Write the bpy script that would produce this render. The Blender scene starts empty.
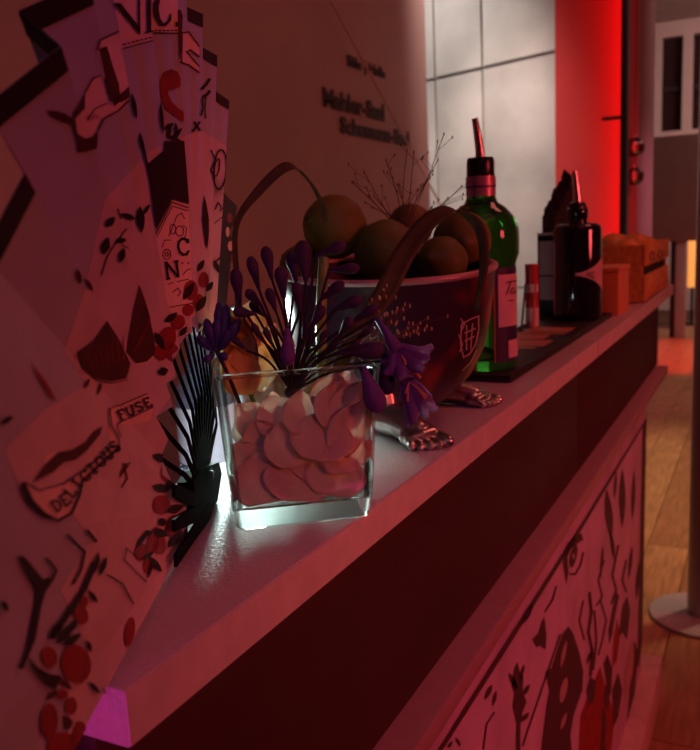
import bpy, bmesh, math, random
import numpy as np
from mathutils import Vector, Matrix, Euler, Quaternion
from mathutils.bvhtree import BVHTree
from mathutils.geometry import tessellate_polygon

random.seed(7)
scene = bpy.context.scene
COL = scene.collection
rnd = random.uniform

# ------------------------------------------------------------------ camera
FPX, CX, CY = 830.0, 350.0, 375.0            # focal length in pixels, image centre (700 x 750)
PITCH, ROLL = math.radians(9.6), math.radians(2.6)
HCAM = 1.17                                  # lens height above the floor
ZT = 1.005                                   # height of the counter shelf
CAM = np.array([0.0, 0.0, HCAM])
_d = np.array([math.sin(ROLL)*math.cos(PITCH), math.cos(ROLL)*math.cos(PITCH), math.sin(PITCH)])
_u = -_d
_v = np.array([767-CX, 215-CY, FPX]); _v = _v - _u*(_v @ _u); _x = _v/np.linalg.norm(_v)
ROT = np.array([_x, np.cross(_u, _x), _u])   # photo axes (right, down, forward) -> world (along counter, behind it, up)

cam_data = bpy.data.cameras.new('camera')
cam = bpy.data.objects.new('camera', cam_data); COL.objects.link(cam)
cam_data.sensor_fit = 'HORIZONTAL'; cam_data.sensor_width = 36.0
cam_data.lens = FPX/700*36.0
cam_data.clip_start = 0.02; cam_data.clip_end = 60
_r, _up, _b = ROT @ [1, 0, 0], ROT @ [0, -1, 0], ROT @ [0, 0, -1]
cam.matrix_world = Matrix(((_r[0], _up[0], _b[0], CAM[0]), (_r[1], _up[1], _b[1], CAM[1]),
                           (_r[2], _up[2], _b[2], CAM[2]), (0, 0, 0, 1)))
cam_data.dof.use_dof = True
cam_data.dof.focus_distance = 0.50
cam_data.dof.aperture_fstop = 17
scene.camera = cam

# ------------------------------------------------------------------ view, world, lights
vs = scene.view_settings
vs.view_transform = 'Standard'; vs.look = 'None'; vs.gamma = 1; vs.use_curve_mapping = False
vs.exposure = 0.0
world = bpy.data.worlds.new('world'); scene.world = world; world.use_nodes = True
world.node_tree.nodes['Background'].inputs[0].default_value = (0.05, 0.012, 0.014, 1)
world.node_tree.nodes['Background'].inputs[1].default_value = 1.0

def aim(o, target):
    o.rotation_euler = (Vector(target)-Vector(o.location)).to_track_quat('-Z', 'Y').to_euler()
def area(name, loc, target, power, color, sx, sy=None, spread=math.pi):
    l = bpy.data.lights.new(name, 'AREA'); l.energy = power; l.color = color; l.spread = spread
    l.shape = 'RECTANGLE'; l.size = sx; l.size_y = sy or sx
    o = bpy.data.objects.new(name, l); COL.objects.link(o); o.location = loc; aim(o, target); return o
def spot(name, loc, target, power, color, angle, blend=.6, radius=.05):
    l = bpy.data.lights.new(name, 'SPOT'); l.energy = power; l.color = color
    l.spot_size = math.radians(angle); l.spot_blend = blend; l.shadow_soft_size = radius
    o = bpy.data.objects.new(name, l); COL.objects.link(o); o.location = loc; aim(o, target); return o

# red house lights over the guests' side of the bar, and a petal fill
spot('red_house_light', (0.6, -2.8, 1.7), (1.05, 0.2, 0.62), 140, (1, .085, .095), 48, 1.0, .35)
area('red_ceiling_light', (0.3, -0.8, 3.3), (0.9, 0.4, 1.0), 1.5, (1, .20, .22), 1.0)
spot('petal_red_fill', (-1.1, -1.9, 1.75), (0.44, 0.25, 1.04), 46, (1, .17, .11), 7.5, .8, .10)  # added narrow fill that brightens the petals in the vase
# violet stage lamps behind the photographer
spot('violet_stage_lamp', (-1.6, -0.9, 2.5), (0.16, 0.18, 1.36), 14, (.34, .20, 1.0), 17, 1.0, .12)
spot('magenta_stage_lamp', (-1.8, 0.34, 0.82), (0.217, 0.224, 0.984), 85, (1.0, .06, .48), 2.0, .5, .02)
# red lamp on the sign wall, white lamp on the bare concrete
area('sign_wall_light', (2.2, -0.6, 3.4), (2.6, 1.5, 1.5), 13, (1, .19, .17), .8)
spot('white_wall_lamp', (3.80, 2.0, 3.3), (4.95, 2.05, 1.6), 125, (1, .90, .82), 95, .9, .15)
spot('concrete_fill_light', (3.72, 1.22, 3.45), (4.60, 1.55, 1.0), 260, (1, .76, .66), 44, .8, .12)  # added fill that evens out the brightness of the concrete
spot('column_wash', (3.7, -1.3, 3.4), (4.9, .15, 1.6), 150, (1, .22, .32), 26, .8, .1)  # added spot that lifts the round column
# warm and red light pools on the floor beyond the bar
spot('warm_floor_lamp', (4.2, -1.2, 3.5), (3.7, .30, 0), 400, (1, .60, .34), 46, .9, .2)
spot('red_floor_lamp', (6.8, 0.3, 3.5), (7.7, .70, 0), 520, (1, .008, .008), 34, .4, .1)
spot('red_near_floor_lamp', (2.2, -1.6, 2.6), (2.4, -.1, 0), 40, (1, .05, .04), 50, .9, .1)
area('far_room_light', (9.2, -1.2, 3.5), (10.5, -.4, 1.5), 110, (1, .52, .45), 1.2)
area('partition_light', (6.0, -1.6, 3.5), (8.2, -.5, 1.2), 30, (1, .45, .42), 1.0)

# ------------------------------------------------------------------ photo rays -> places
def ray(px, py):
    d = ROT @ np.array([px-CX, py-CY, FPX]); return d/np.linalg.norm(d)
def on_z(px, py, z):
    d = ray(px, py); return Vector(CAM + d*(z-HCAM)/d[2])
def on_y(px, py, y):
    d = ray(px, py); return Vector(CAM + d*y/d[1])
def at(px, py, depth):
    return Vector(CAM + depth*(ROT @ np.array([px-CX, py-CY, FPX]))/FPX)
def depth_of(p): return float((ROT.T @ (np.array(p)-CAM))[2])
TOCAM = Vector(-(ROT @ [0, 0, 1]))
RIGHT = Vector(ROT @ [1, 0, 0]); DOWN = Vector(ROT @ [0, 1, 0])

# ------------------------------------------------------------------ materials
MATS = {}
def M(name, color, rough=.5, metal=0., var=.12, scale=30., bump=0., trans=0., coat=0., sss=0., emit=None, estr=0., ior=1.45, detail=4, stretch=None, alpha=None):
    if name in MATS: return MATS[name]
    m = bpy.data.materials.new(name); m.use_nodes = True
    nt = m.node_tree; b = nt.nodes['Principled BSDF']
    tc = nt.nodes.new('ShaderNodeTexCoord'); nz = nt.nodes.new('ShaderNodeTexNoise')
    nz.inputs['Scale'].default_value = scale; nz.inputs['Detail'].default_value = detail
    if stretch:
        mp = nt.nodes.new('ShaderNodeMapping'); mp.inputs['Scale'].default_value = stretch
        nt.links.new(tc.outputs['Object'], mp.inputs[0]); nt.links.new(mp.outputs[0], nz.inputs['Vector'])
    else: nt.links.new(tc.outputs['Object'], nz.inputs['Vector'])
    cr = nt.nodes.new('ShaderNodeValToRGB')
    cr.color_ramp.elements[0].position = .3; cr.color_ramp.elements[1].position = .7
    lo = [max(0, c*(1-var)) for c in color]; hi = [min(1, c*(1+var)) for c in color]
    cr.color_ramp.elements[0].color = (*lo, 1); cr.color_ramp.elements[1].color = (*hi, 1)
    nt.links.new(nz.outputs['Fac'], cr.inputs[0]); nt.links.new(cr.outputs[0], b.inputs['Base Color'])
    b.inputs['Roughness'].default_value = rough; b.inputs['Metallic'].default_value = metal
    b.inputs['IOR'].default_value = ior
    b.inputs['Transmission Weight'].default_value = trans; b.inputs['Coat Weight'].default_value = coat
    if sss:
        b.inputs['Subsurface Weight'].default_value = sss; b.inputs['Subsurface Radius'].default_value = (.01, .006, .005)
        b.inputs['Subsurface Scale'].default_value = .5
    if bump:
        bp = nt.nodes.new('ShaderNodeBump'); bp.inputs['Strength'].default_value = bump; bp.inputs['Distance'].default_value = .002
        nt.links.new(nz.outputs['Fac'], bp.inputs['Height']); nt.links.new(bp.outputs[0], b.inputs['Normal'])
    if emit:
        b.inputs['Emission Color'].default_value = (*emit, 1); b.inputs['Emission Strength'].default_value = estr
    MATS[name] = m; return m

def thin_glass(name, tint=(.96, .98, .97), ior=1.5):
    if name in MATS: return MATS[name]
    m = bpy.data.materials.new(name); m.use_nodes = True; nt = m.node_tree; nt.nodes.clear()
    out = nt.nodes.new('ShaderNodeOutputMaterial'); mix = nt.nodes.new('ShaderNodeMixShader')
    tr = nt.nodes.new('ShaderNodeBsdfTransparent'); gl = nt.nodes.new('ShaderNodeBsdfGlossy'); fr = nt.nodes.new('ShaderNodeFresnel')
    nz = nt.nodes.new('ShaderNodeTexNoise'); nz.inputs['Scale'].default_value = 60
    mr = nt.nodes.new('ShaderNodeMapRange'); mr.inputs['To Min'].default_value = .02; mr.inputs['To Max'].default_value = .06
    nt.links.new(nz.outputs['Fac'], mr.inputs['Value']); nt.links.new(mr.outputs[0], gl.inputs['Roughness'])
    tr.inputs[0].default_value = (*tint, 1); fr.inputs['IOR'].default_value = ior
    nt.links.new(fr.outputs[0], mix.inputs[0]); nt.links.new(tr.outputs[0], mix.inputs[1]); nt.links.new(gl.outputs[0], mix.inputs[2])
    nt.links.new(mix.outputs[0], out.inputs[0]); MATS[name] = m; return m

# ------------------------------------------------------------------ object helpers
def empty(name, loc, label=None, cat=None, group=None, kind=None):
    o = bpy.data.objects.new(name, None); COL.objects.link(o); o.location = loc; o.empty_display_size = .02
    tag(o, label, cat, group, kind); return o
def tag(o, label=None, cat=None, group=None, kind=None):
    if label: o['label'] = label
    if cat: o['category'] = cat
    if group: o['group'] = group
    if kind: o['kind'] = kind
    return o
def origin(o):
    v = Vector((0, 0, 0))
    while o is not None:
        v += Vector(o.location); o = o.parent
    return v
def put(name, bm, mat, parent=None, smooth=False, angle=40):
    """bmesh in world coordinates -> one mesh object, child of parent"""
    me = bpy.data.meshes.new(name)
    base = origin(parent) if parent else None
    if len(bm.verts):
        lo = Vector([min(v.co[i] for v in bm.verts) for i in range(3)]); hi = Vector([max(v.co[i] for v in bm.verts) for i in range(3)])
        c = Vector(((lo.x+hi.x)/2, (lo.y+hi.y)/2, lo.z))
    else: c = Vector((0, 0, 0))
    bmesh.ops.translate(bm, verts=bm.verts, vec=-c)
    bm.normal_update()
    bm.to_mesh(me); bm.free()
    if mat: me.materials.append(mat)
    if smooth:
        me.polygons.foreach_set('use_smooth', [True]*len(me.polygons))
        if angle < 180: me.set_sharp_from_angle(angle=math.radians(angle))
    o = bpy.data.objects.new(name, me); COL.objects.link(o)
    o.location = c - (base if base is not None else Vector((0, 0, 0)))
    if parent: o.parent = parent
    return o
def bm_box(x0, x1, y0, y1, z0, z1, bevel=0., seg=2, bm=None):
    bm = bm or bmesh.new()
    vs = [bm.verts.new((x, y, z)) for x in (x0, x1) for y in (y0, y1) for z in (z0, z1)]
    fs = [(0, 1, 3, 2), (4, 6, 7, 5), (0, 4, 5, 1), (2, 3, 7, 6), (0, 2, 6, 4), (1, 5, 7, 3)]
    faces = [bm.faces.new([vs[i] for i in f]) for f in fs]
    if bevel:
        es = list({e for f in faces for e in f.edges})
        bmesh.ops.bevel(bm, geom=es, offset=bevel, segments=seg, affect='EDGES', profile=.5)
    return bm
def box(name, x, y, z, mat, parent=None, bevel=0.002):
    return put(name, bm_box(x[0], x[1], y[0], y[1], z[0], z[1], bevel), mat, parent, True, 35)
def bm_lathe(profile, seg=40, bm=None, cap=True):
    bm = bm or bmesh.new(); rings = []
    for r, z in profile:
        if r < 1e-6: rings.append([bm.verts.new((0, 0, z))])
        else: rings.append([bm.verts.new((r*math.cos(2*math.pi*i/seg), r*math.sin(2*math.pi*i/seg), z)) for i in range(seg)])
    for A, B in zip(rings, rings[1:]):
        for i in range(seg):
            j = (i+1) % seg
            if len(A) == 1 and len(B) == 1: continue
            if len(A) == 1: bm.faces.new((A[0], B[i], B[j])) if False else bm.faces.new((A[0], B[j], B[i]))
            elif len(B) == 1: bm.faces.new((A[i], A[j], B[0]))
            else: bm.faces.new((A[i], A[j], B[j], B[i]))
    bmesh.ops.recalc_face_normals(bm, faces=bm.faces)
    return bm
def xf(bm, mat): bmesh.ops.transform(bm, matrix=mat, verts=bm.verts); return bm
def bm_tube(pts, radii, seg=8, bm=None, flat=None):
    bm = bm or bmesh.new(); pts = [Vector(p) for p in pts]; rings = []
    radii = [float(r) for r in radii] if hasattr(radii, '__len__') else [float(radii)]*len(pts)
    ref = None
    for i, p in enumerate(pts):
        t = (pts[min(i+1, len(pts)-1)]-pts[max(i-1, 0)]).normalized()
        if ref is None: ref = t.orthogonal().normalized()
        ref = (ref - t*ref.dot(t)).normalized(); b2 = t.cross(ref)
        rings.append([bm.verts.new(p+radii[i]*(ref*math.cos(2*math.pi*k/seg)+b2*math.sin(2*math.pi*k/seg))) for k in range(seg)])
    for A, B in zip(rings, rings[1:]):
        for k in range(seg): bm.faces.new((A[k], A[(k+1) % seg], B[(k+1) % seg], B[k]))
    bm.faces.new(list(reversed(rings[0]))); bm.faces.new(rings[-1])
    return bm
def curve_pts(ctrl, n=12):
    """Catmull-Rom through control points"""
    P = [Vector(c) for c in ctrl]; P = [P[0]*2-P[1]]+P+[P[-1]*2-P[-2]]; out = []
    for i in range(1, len(P)-2):
        for k in range(n):
            t = k/n; a, b, c, d = P[i-1], P[i], P[i+1], P[i+2]
            out.append(.5*((2*b)+(c-a)*t+(2*a-5*b+4*c-d)*t*t+(3*b-a-3*c+d)*t**3))
    out.append(P[-2]); return out
def bm_ellipsoid(c, axes, seg=16, rings=10, bm=None, basis=None):
    bm2 = bmesh.new(); bmesh.ops.create_uvsphere(bm2, u_segments=seg, v_segments=rings, radius=1)
    Mx = (basis or Matrix.Identity(3)) @ Matrix.Diagonal(axes)
    Mx = Matrix.Translation(c) @ Mx.to_4x4(); xf(bm2, Mx)
    if bm is None: return bm2
    me = bpy.data.meshes.new('tmp'); bm2.to_mesh(me); bm2.free(); bm.from_mesh(me); bpy.data.meshes.remove(me); return bm
def bm_ribbon(pts, widths, side, thick=.0006, bend=0.):
    """flat strap along pts, width along 'side' directions, with thickness"""
    bm = bmesh.new(); rows = []
    for i, p in enumerate(pts):
        t = (pts[min(i+1, len(pts)-1)]-pts[max(i-1, 0)]).normalized()
        s = side(i) if callable(side) else side
        s = (s - t*s.dot(t)).normalized(); n = t.cross(s).normalized(); w = widths[i] if hasattr(widths, '__len__') else widths
        row = [p+s*w*k*.5+n*(bend*w*(1-abs(k))) for k in (-1, -.5, 0, .5, 1)]
        rows.append([[bm.verts.new(q+n*thick*.5) for q in row], [bm.verts.new(q-n*thick*.5) for q in row]])
    for A, B in zip(rows, rows[1:]):
        for k in range(4):
            bm.faces.new((A[0][k], A[0][k+1], B[0][k+1], B[0][k])); bm.faces.new((A[1][k+1], A[1][k], B[1][k], B[1][k+1]))
        bm.faces.new((A[0][0], B[0][0], B[1][0], A[1][0])); bm.faces.new((A[0][4], A[1][4], B[1][4], B[0][4]))
    for Rr in (rows[0], rows[-1]):
        for k in range(4): bm.faces.new((Rr[0][k], Rr[0][k+1], Rr[1][k+1], Rr[1][k]))
    bmesh.ops.recalc_face_normals(bm, faces=bm.faces); return bm
def bm_petal(c, n, up, w, l, cup=.25, curl=.15, thick=.0005, k=7, point=.0):
    """cupped petal: base at c - up*l/2, tip at c + up*l/2, facing n"""
    n = Vector(n).normalized(); up = Vector(up); up = (up-n*up.dot(n)).normalized(); s = up.cross(n)
    bm = bmesh.new(); g = []
    for layer in (0, 1):
        rows = []
        for i in range(k+1):
            v = i/k; prof = math.sin(math.pi*(.12+.80*v))**.6 if not point else math.sin(math.pi*min(1, .1+.9*v))**.8
            if i == k: prof = .35 if not point else .04
            row = []
            for j in range(k+1):
                u = j/k*2-1
                h = cup*w*(u*u)*.6 + curl*l*(v-.4)**2*1.4 - layer*thick
                wob = .05*w*math.sin(6*u+3*v+w*900)*(abs(u)+v)*.6
                row.append(bm.verts.new(Vector(c)+s*(u*w*.5*prof)+up*((v-.5)*l-.12*l*u*u*v)+n*(h+wob)))
            rows.append(row)
        g.append(rows)
    for rows, flip in ((g[0], False), (g[1], True)):
        for i in range(k):
            for j in range(k):
                f = (rows[i][j], rows[i][j+1], rows[i+1][j+1], rows[i+1][j])
                bm.faces.new(f if not flip else tuple(reversed(f)))
    for i in range(k):
        for j in (0, k): bm.faces.new((g[0][i][j], g[0][i+1][j], g[1][i+1][j], g[1][i][j]))
    for j in range(k):
        for i in (0, k): bm.faces.new((g[0][i][j], g[0][i][j+1], g[1][i][j+1], g[1][i][j]))
    bmesh.ops.recalc_face_normals(bm, faces=bm.faces)
    return bm
def basis_from(z, x=None):
    z = Vector(z).normalized(); x = Vector(x) if x is not None else z.orthogonal(); x = (x-z*x.dot(z)).normalized(); y = z.cross(x)
    return Matrix((x, y, z)).transposed()

# print drawn as polygons in photo pixels, laid on a surface --------------------------------
def stroke(pts, w, closed=False):
    """polyline -> one mitred strip polygon (photo pixels)"""
    pts = list(pts)+([pts[0]] if closed else []); n = len(pts); Lf, Rt = [], []
    for i, (x, y) in enumerate(pts):
        ax, ay = (x-pts[i-1][0], y-pts[i-1][1]) if i else (pts[1][0]-x, pts[1][1]-y)
        bx, by = (pts[i+1][0]-x, pts[i+1][1]-y) if i < n-1 else (ax, ay)
        la, lb = math.hypot(ax, ay) or 1, math.hypot(bx, by) or 1
        nx, ny = -(ay/la+by/lb), ax/la+bx/lb; ln = math.hypot(nx, ny) or 1; nx, ny = nx/ln, ny/ln
        c = max(.5, abs(nx*(-ay/la)+ny*(ax/la))); k = w/2/c
        Lf.append((x+nx*k, y+ny*k)); Rt.append((x-nx*k, y-ny*k))
    return [[Lf[i], Lf[i+1], Rt[i+1], Rt[i]] for i in range(n-1)]
def shape_polys(e):
    return [e] if isinstance(e[0][0], (int, float)) else e
def weld(bm):
    bmesh.ops.remove_doubles(bm, verts=bm.verts, dist=1e-6); return bm
def oval(cx, cy, rx, ry, rot=0, n=14, a0=0, a1=360):
    c, s = math.cos(math.radians(rot)), math.sin(math.radians(rot)); o = []
    full = abs(a1-a0) >= 360
    for i in range(n if full else n+1):
        a = math.radians(a0+(a1-a0)*i/n); x, y = rx*math.cos(a), ry*math.sin(a); o.append((cx+x*c-y*s, cy+x*s+y*c))
    return o
def leaf(x0, y0, x1, y1, w):
    dx, dy = x1-x0, y1-y0; L = math.hypot(dx, dy); nx, ny = -dy/L*w/2, dx/L*w/2
    f = [(0, 0), (.2, .6), (.45, 1), (.7, .8), (.9, .35), (1, 0)]
    return [(x0+dx*t+nx*k, y0+dy*t+ny*k) for t, k in f]+[(x0+dx*t-nx*k, y0+dy*t-ny*k) for t, k in reversed(f[1:-1])]
GLYPH = {  # strokes on a unit box, y down
 'N': [[(0, 1), (0, 0)], [(0, 0), (1, 1)], [(1, 1), (1, 0)], [(-.15, 0), (.15, 0)], [(-.2, 1), (.2, 1)], [(.8, 0), (1.2, 0)]],
 'C': [[(.95, .25), (.75, .03), (.4, 0), (.1, .2), (0, .5), (.1, .8), (.4, 1), (.75, .97), (.97, .75)], [(.95, .02), (.95, .3)]],
 'I': [[(.5, 0), (.5, 1)], [(.2, 0), (.8, 0)], [(.2, 1), (.8, 1)]],
 'D': [[(.1, 0), (.1, 1)], [(0, 0), (.5, 0), (.9, .25), (1, .5), (.9, .75), (.5, 1), (0, 1)]],
 'E': [[(.1, 0), (.1, 1)], [(0, 0), (.9, 0), (.9, .2)], [(.1, .5), (.7, .5)], [(0, 1), (.95, 1), (.95, .8)]],
 'L': [[(.2, 0), (.2, 1)], [(0, 0), (.4, 0)], [(0, 1), (.95, 1), (.95, .75)]],
 'O': [[(.5, 0), (.15, .15), (0, .5), (.15, .85), (.5, 1), (.85, .85), (1, .5), (.85, .15), (.5, 0)]],
 'U': [[(.1, 0), (.1, .7), (.3, 1), (.7, 1), (.9, .7), (.9, 0)], [(-.1, 0), (.3, 0)], [(.7, 0), (1.1, 0)]],
 'S': [[(.9, .2), (.7, 0), (.3, 0), (.1, .2), (.25, .42), (.75, .58), (.9, .8), (.7, 1), (.3, 1), (.1, .8)]],
 'F': [[(.2, 0), (.2, 1)], [(0, 0), (.95, 0), (.95, .25)], [(.2, .48), (.7, .48)], [(0, 1), (.4, 1)]],
 'H': [[(.1, 0), (.1, 1)], [(.9, 0), (.9, 1)], [(.1, .5), (.9, .5)]],
 'R': [[(.1, 0), (.1, 1)], [(.1, 0), (.7, 0), (.9, .25), (.7, .5), (.1, .5)], [(.5, .5), (.95, 1)]],
}
def letter(ch, o, u, v, w):
    """o = top-left pixel, u / v = width / height vectors"""
    out = []
    for st in GLYPH[ch]:
        out += stroke([(o[0]+u[0]*a+v[0]*b, o[1]+u[1]*a+v[1]*b) for a, b in st], w)
    return out
def tris_of(poly):
    t = tessellate_polygon([[Vector((x, y, 0)) for x, y in poly]])
    return [[poly[i] for i in f] for f in t]
def print_plane(polys, p0, n, lift):
    """pixel polygons -> world triangles on the plane through p0 with normal n"""
    bm = bmesh.new(); n = Vector(n).normalized(); C0 = Vector(CAM)
    if n.dot(C0-p0) < 0: n = -n
    for poly in polys:
        for tri in tris_of(poly):
            vs = []
            for x, y in tri:
                d = Vector(ray(x, y)); t = (p0-C0).dot(n)/d.dot(n); vs.append(bm.verts.new(C0+d*t+n*lift))
            bm.faces.new(vs)
    return weld(bm)
def subdivide_tris(tris, size):
    out = []; st = list(tris)
    while st:
        t = st.pop(); e = [math.dist(t[i], t[(i+1) % 3]) for i in range(3)]; m = max(e)
        if m <= size: out.append(t); continue
        i = e.index(m); a, b, c = t[i], t[(i+1) % 3], t[(i+2) % 3]; mid = ((a[0]+b[0])/2, (a[1]+b[1])/2)
        st += [[a, mid, c], [mid, b, c]]
    return out
def print_on(obj, polys, lift, size=5):
    """pixel polygons laid on a curved object"""
    bpy.context.view_layer.update()
    me = obj.data; mw = Matrix.Translation(origin(obj)) @ obj.rotation_euler.to_matrix().to_4x4()
    bvh = BVHTree.FromPolygons([mw @ v.co for v in me.vertices], [list(p.vertices) for p in me.polygons])
    bm = bmesh.new(); C0 = Vector(CAM)
    for poly in polys:
        for tri in subdivide_tris(tris_of(poly), size):
            vs = []
            for x, y in tri:
                d = Vector(ray(x, y)); h = bvh.ray_cast(C0, d)
                if h[0] is None: break
                nn = h[1] if h[1].dot(d) < 0 else -h[1]
                vs.append(h[0]+nn*lift)
            if len(vs) == 3: bm.faces.new([bm.verts.new(v) for v in vs])
    return weld(bm)

# ================================================================== THE ROOM
def struct(o): o['kind'] = 'structure'; return o
m_floorb = M('floor_base', (.10, .05, .03), .7)
m_plank = M('floor_oak', (.42, .25, .12), .38, 0, .30, 7, .05, stretch=(1, 9, 1))
m_plank2 = M('floor_oak_dark', (.33, .18, .085), .40, 0, .30, 7, .05, stretch=(1, 9, 1))
m_red_paint = M('sign_wall_paint', (.42, .30, .28), .75, 0, .05, 3)
m_conc = M('concrete', (.52, .50, .48), .85, 0, .26, 2.2, .25, detail=8)
m_conc2 = M('concrete_joint', (.30, .28, .27), .9)
m_white = M('white_plaster', (.62, .58, .56), .8, 0, .05, 4)
m_dark = M('dark_steel', (.03, .025, .03), .45)

floor = struct(box('floor', (-4, 13), (-5, 5), (-.06, -.012), m_floorb, None, 0))
X = -0.2; row = 0
for j in range(15):
    y0 = -1.05+j*.14; x = -0.2-(j*.37 % 1.6)
    while x < 9.4:
        L = 1.7
        bm = bm_box(max(x, -.4)+.0015, x+L-.0015, y0+.0015, y0+.1385, -.012, 0, .001, 1)
        if x+L > -.2: put('plank', bm, m_plank if (j*3+int(x*2)) % 3 else m_plank2, floor)
        x += L
struct(box('ceiling', (-4, 13), (-5, 5), (3.6, 3.7), m_white, None, 0))
struct(box('wall_rear', (-4.1, -4), (-5, 5), (0, 3.6), m_red_paint, None, 0))
struct(box('wall_right', (-4, 13), (-5.1, -5), (0, 3.6), m_red_paint, None, 0))

# wall with the hall names, parallel to the bar
wall_sign = struct(box('wall_left', (-4, on_y(431, 230, 1.5).x), (1.5, 1.72), (0, 3.6), m_red_paint, None, .004))
m_letter = M('sign_lettering', (.02, .012, .012), .6)
def text_mesh(name, body, size, x, z, y, mat, parent, xscale=1.0, bold=.0):
    cu = bpy.data.curves.new(name, 'FONT'); cu.body = body; cu.size = size; cu.offset = bold; cu.extrude = .002; cu.resolution_u = 3
    o = bpy.data.objects.new(name, cu); COL.objects.link(o); bpy.context.view_layer.update()
    me = bpy.data.meshes.new_from_object(o); bpy.data.objects.remove(o); bpy.data.curves.remove(cu)
    bm = bmesh.new(); bm.from_mesh(me); bpy.data.meshes.remove(me)
    # text x runs along +X, text up = +Z, faces the bar (-Y)
    xf(bm, Matrix(((xscale, 0, 0, x), (0, 0, -1, y), (0, 1, 0, z), (0, 0, 0, 1))))
    return put(name, bm, mat, parent)
def sign_line(body, pl, pr, size, bold):
    a, b = on_y(pl[0], pl[1], 1.498), on_y(pr[0], pr[1], 1.498)
    o = text_mesh('lettering', body, size, 0, 0, 1.497, m_letter, wall_sign, 1, bold)
    xs = [v.co.x for v in o.data.vertices]; w = max(xs)-min(xs)
    k = (b.x-a.x)/max(w, 1e-3)
    o.scale = (k, 1, 1); o.location = Vector(((a.x+b.x)/2, 1.497, (a.z+b.z)/2-size*.35)) - origin(wall_sign)
    return o
bpy.context.view_layer.update()
sign_line('Säle | Halls', (347, 66), (385, 75), .058, .001)
sign_line('Mahler-Saal', (323, 100), (384, 112), .095, .0035)
sign_line('Schumann-Saal', (340, 128), (409, 138), .085, .0035)

# bare concrete wall with formwork joints, at an angle behind the sign wall
def seg_wall(p, q, z0, z1, th, nrm):
    bm = bmesh.new(); p, q = Vector(p), Vector(q); n = Vector(nrm)*th
    v = [bm.verts.new((a.x+n.x*k, a.y+n.y*k, z)) for a in (p, q) for k in (0, 1) for z in (z0, z1)]
    for f in ((0, 1, 3, 2), (4, 6, 7, 5), (0, 4, 5, 1), (2, 3, 7, 6), (0, 2, 6, 4), (1, 5, 7, 3)): bm.faces.new([v[i] for i in f])
    bmesh.ops.recalc_face_normals(bm, faces=bm.faces)
    return bm
Pc = at(430, 230, 5.2); dl = Vector(ray(-398, 266)); dl.z = 0; dl.normalize()
back = Vector((dl.y, -dl.x, 0)); back = back if back.dot(Vector((Pc.x, Pc.y, 0))) > 0 else -back
def conc_at(px):      # point of the concrete wall's face seen in photo column px (horizon height)
    d = Vector(ray(px, 228)); C0 = Vector(CAM); t = (Pc-C0).dot(back)/d.dot(back); p = C0+d*t; p.z = 0; return p
cols = [conc_at(433)+dl*2.4, conc_at(433)+dl*1.2, conc_at(439), conc_at(485), conc_at(557)]
wall_back = struct(put('wall_back', seg_wall(cols[0]+back*.02, cols[-1]+back*.02, 0, 3.6, .25, back), m_conc2))
def zrow(px, py):
    p = conc_at(px); d = ray(px, py); k = math.hypot(p.x, p.y)/math.hypot(d[0], d[1]); return HCAM+d[2]*k
zj = zrow(490, 66.5)
for A, B in zip(cols, cols[1:]):
    w = (B-A).normalized()*.008
    for z0, z1 in ((0, zj-1.25), (zj-1.24, zj-.01), (zj+.01, 3.6)):
        put('concrete_panel', seg_wall(A+w, B-w, z0, z1, .03, back), m_conc, wall_back)

# slab wall washed in red, the steel post that carries its light strip, a round column
m_redw = M('red_lit_wall', (.44, .04, .04), .85, 0, .06, 3)  # red of the light is put into this wall colour
D0 = depth_of(conc_at(557)+Vector((0, 0, HCAM))); p0, p1 = at(555.5, 228, D0-.03), at(622, 228, D0-.22)
nrm = Vector((-(p1-p0).y, (p1-p0).x, 0)).normalized(); nrm = nrm if nrm.dot(Vector((p0.x, p0.y, 0))) > 0 else -nrm
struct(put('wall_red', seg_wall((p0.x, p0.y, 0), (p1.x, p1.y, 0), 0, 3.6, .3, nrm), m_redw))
post_c = at(623, 228, D0-.42); 
post = empty('steel_post', (post_c.x, post_c.y, 0), 'slim dark steel post between the red-lit wall and the round column', 'post')
box('shaft', (post_c.x-.02, post_c.x+.02), (post_c.y-.016, post_c.y+.016), (0, 3.6), m_dark, post, .003)
box('bracket', (post_c.x-.03, post_c.x+.01), (post_c.y-.02, post_c.y+.10), (1.66, 1.675), m_dark, post, .002)
box('light_channel', (p1.x-.14, p1.x-.105), (p1.y-.045, p1.y-.015), (.1, 3.5), m_dark, post, .002)
strip = area('red_light_strip', (p1.x-.10, p1.y-.02, 1.85), (0, 0, 0), 5, (1, .022, .026), .03, 3.2)
_dir = Vector((p0.x*.25+p1.x*.75-strip.location.x, p0.y*.25+p1.y*.75-strip.location.y, 0)).normalized()
strip.matrix_world = Matrix.Translation(strip.location) @ Matrix((Vector((0, 0, 1)).cross(-_dir), Vector((0, 0, 1)), -_dir)).transposed().to_4x4()
col_c = at(640, 228, 5.2); rcol = 11.5/FPX*5.2
bm = xf(bm_lathe([(0, 0), (rcol, 0), (rcol, 3.6), (0, 3.6)], 40), Matrix.Translation((col_c.x, col_c.y, 0)))
tag(put('round_column', bm, M('column_paint', (.55, .42, .45), .6, 0, .05, 3), None, True), 'pale round column beside the steel post', 'column')
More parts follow.
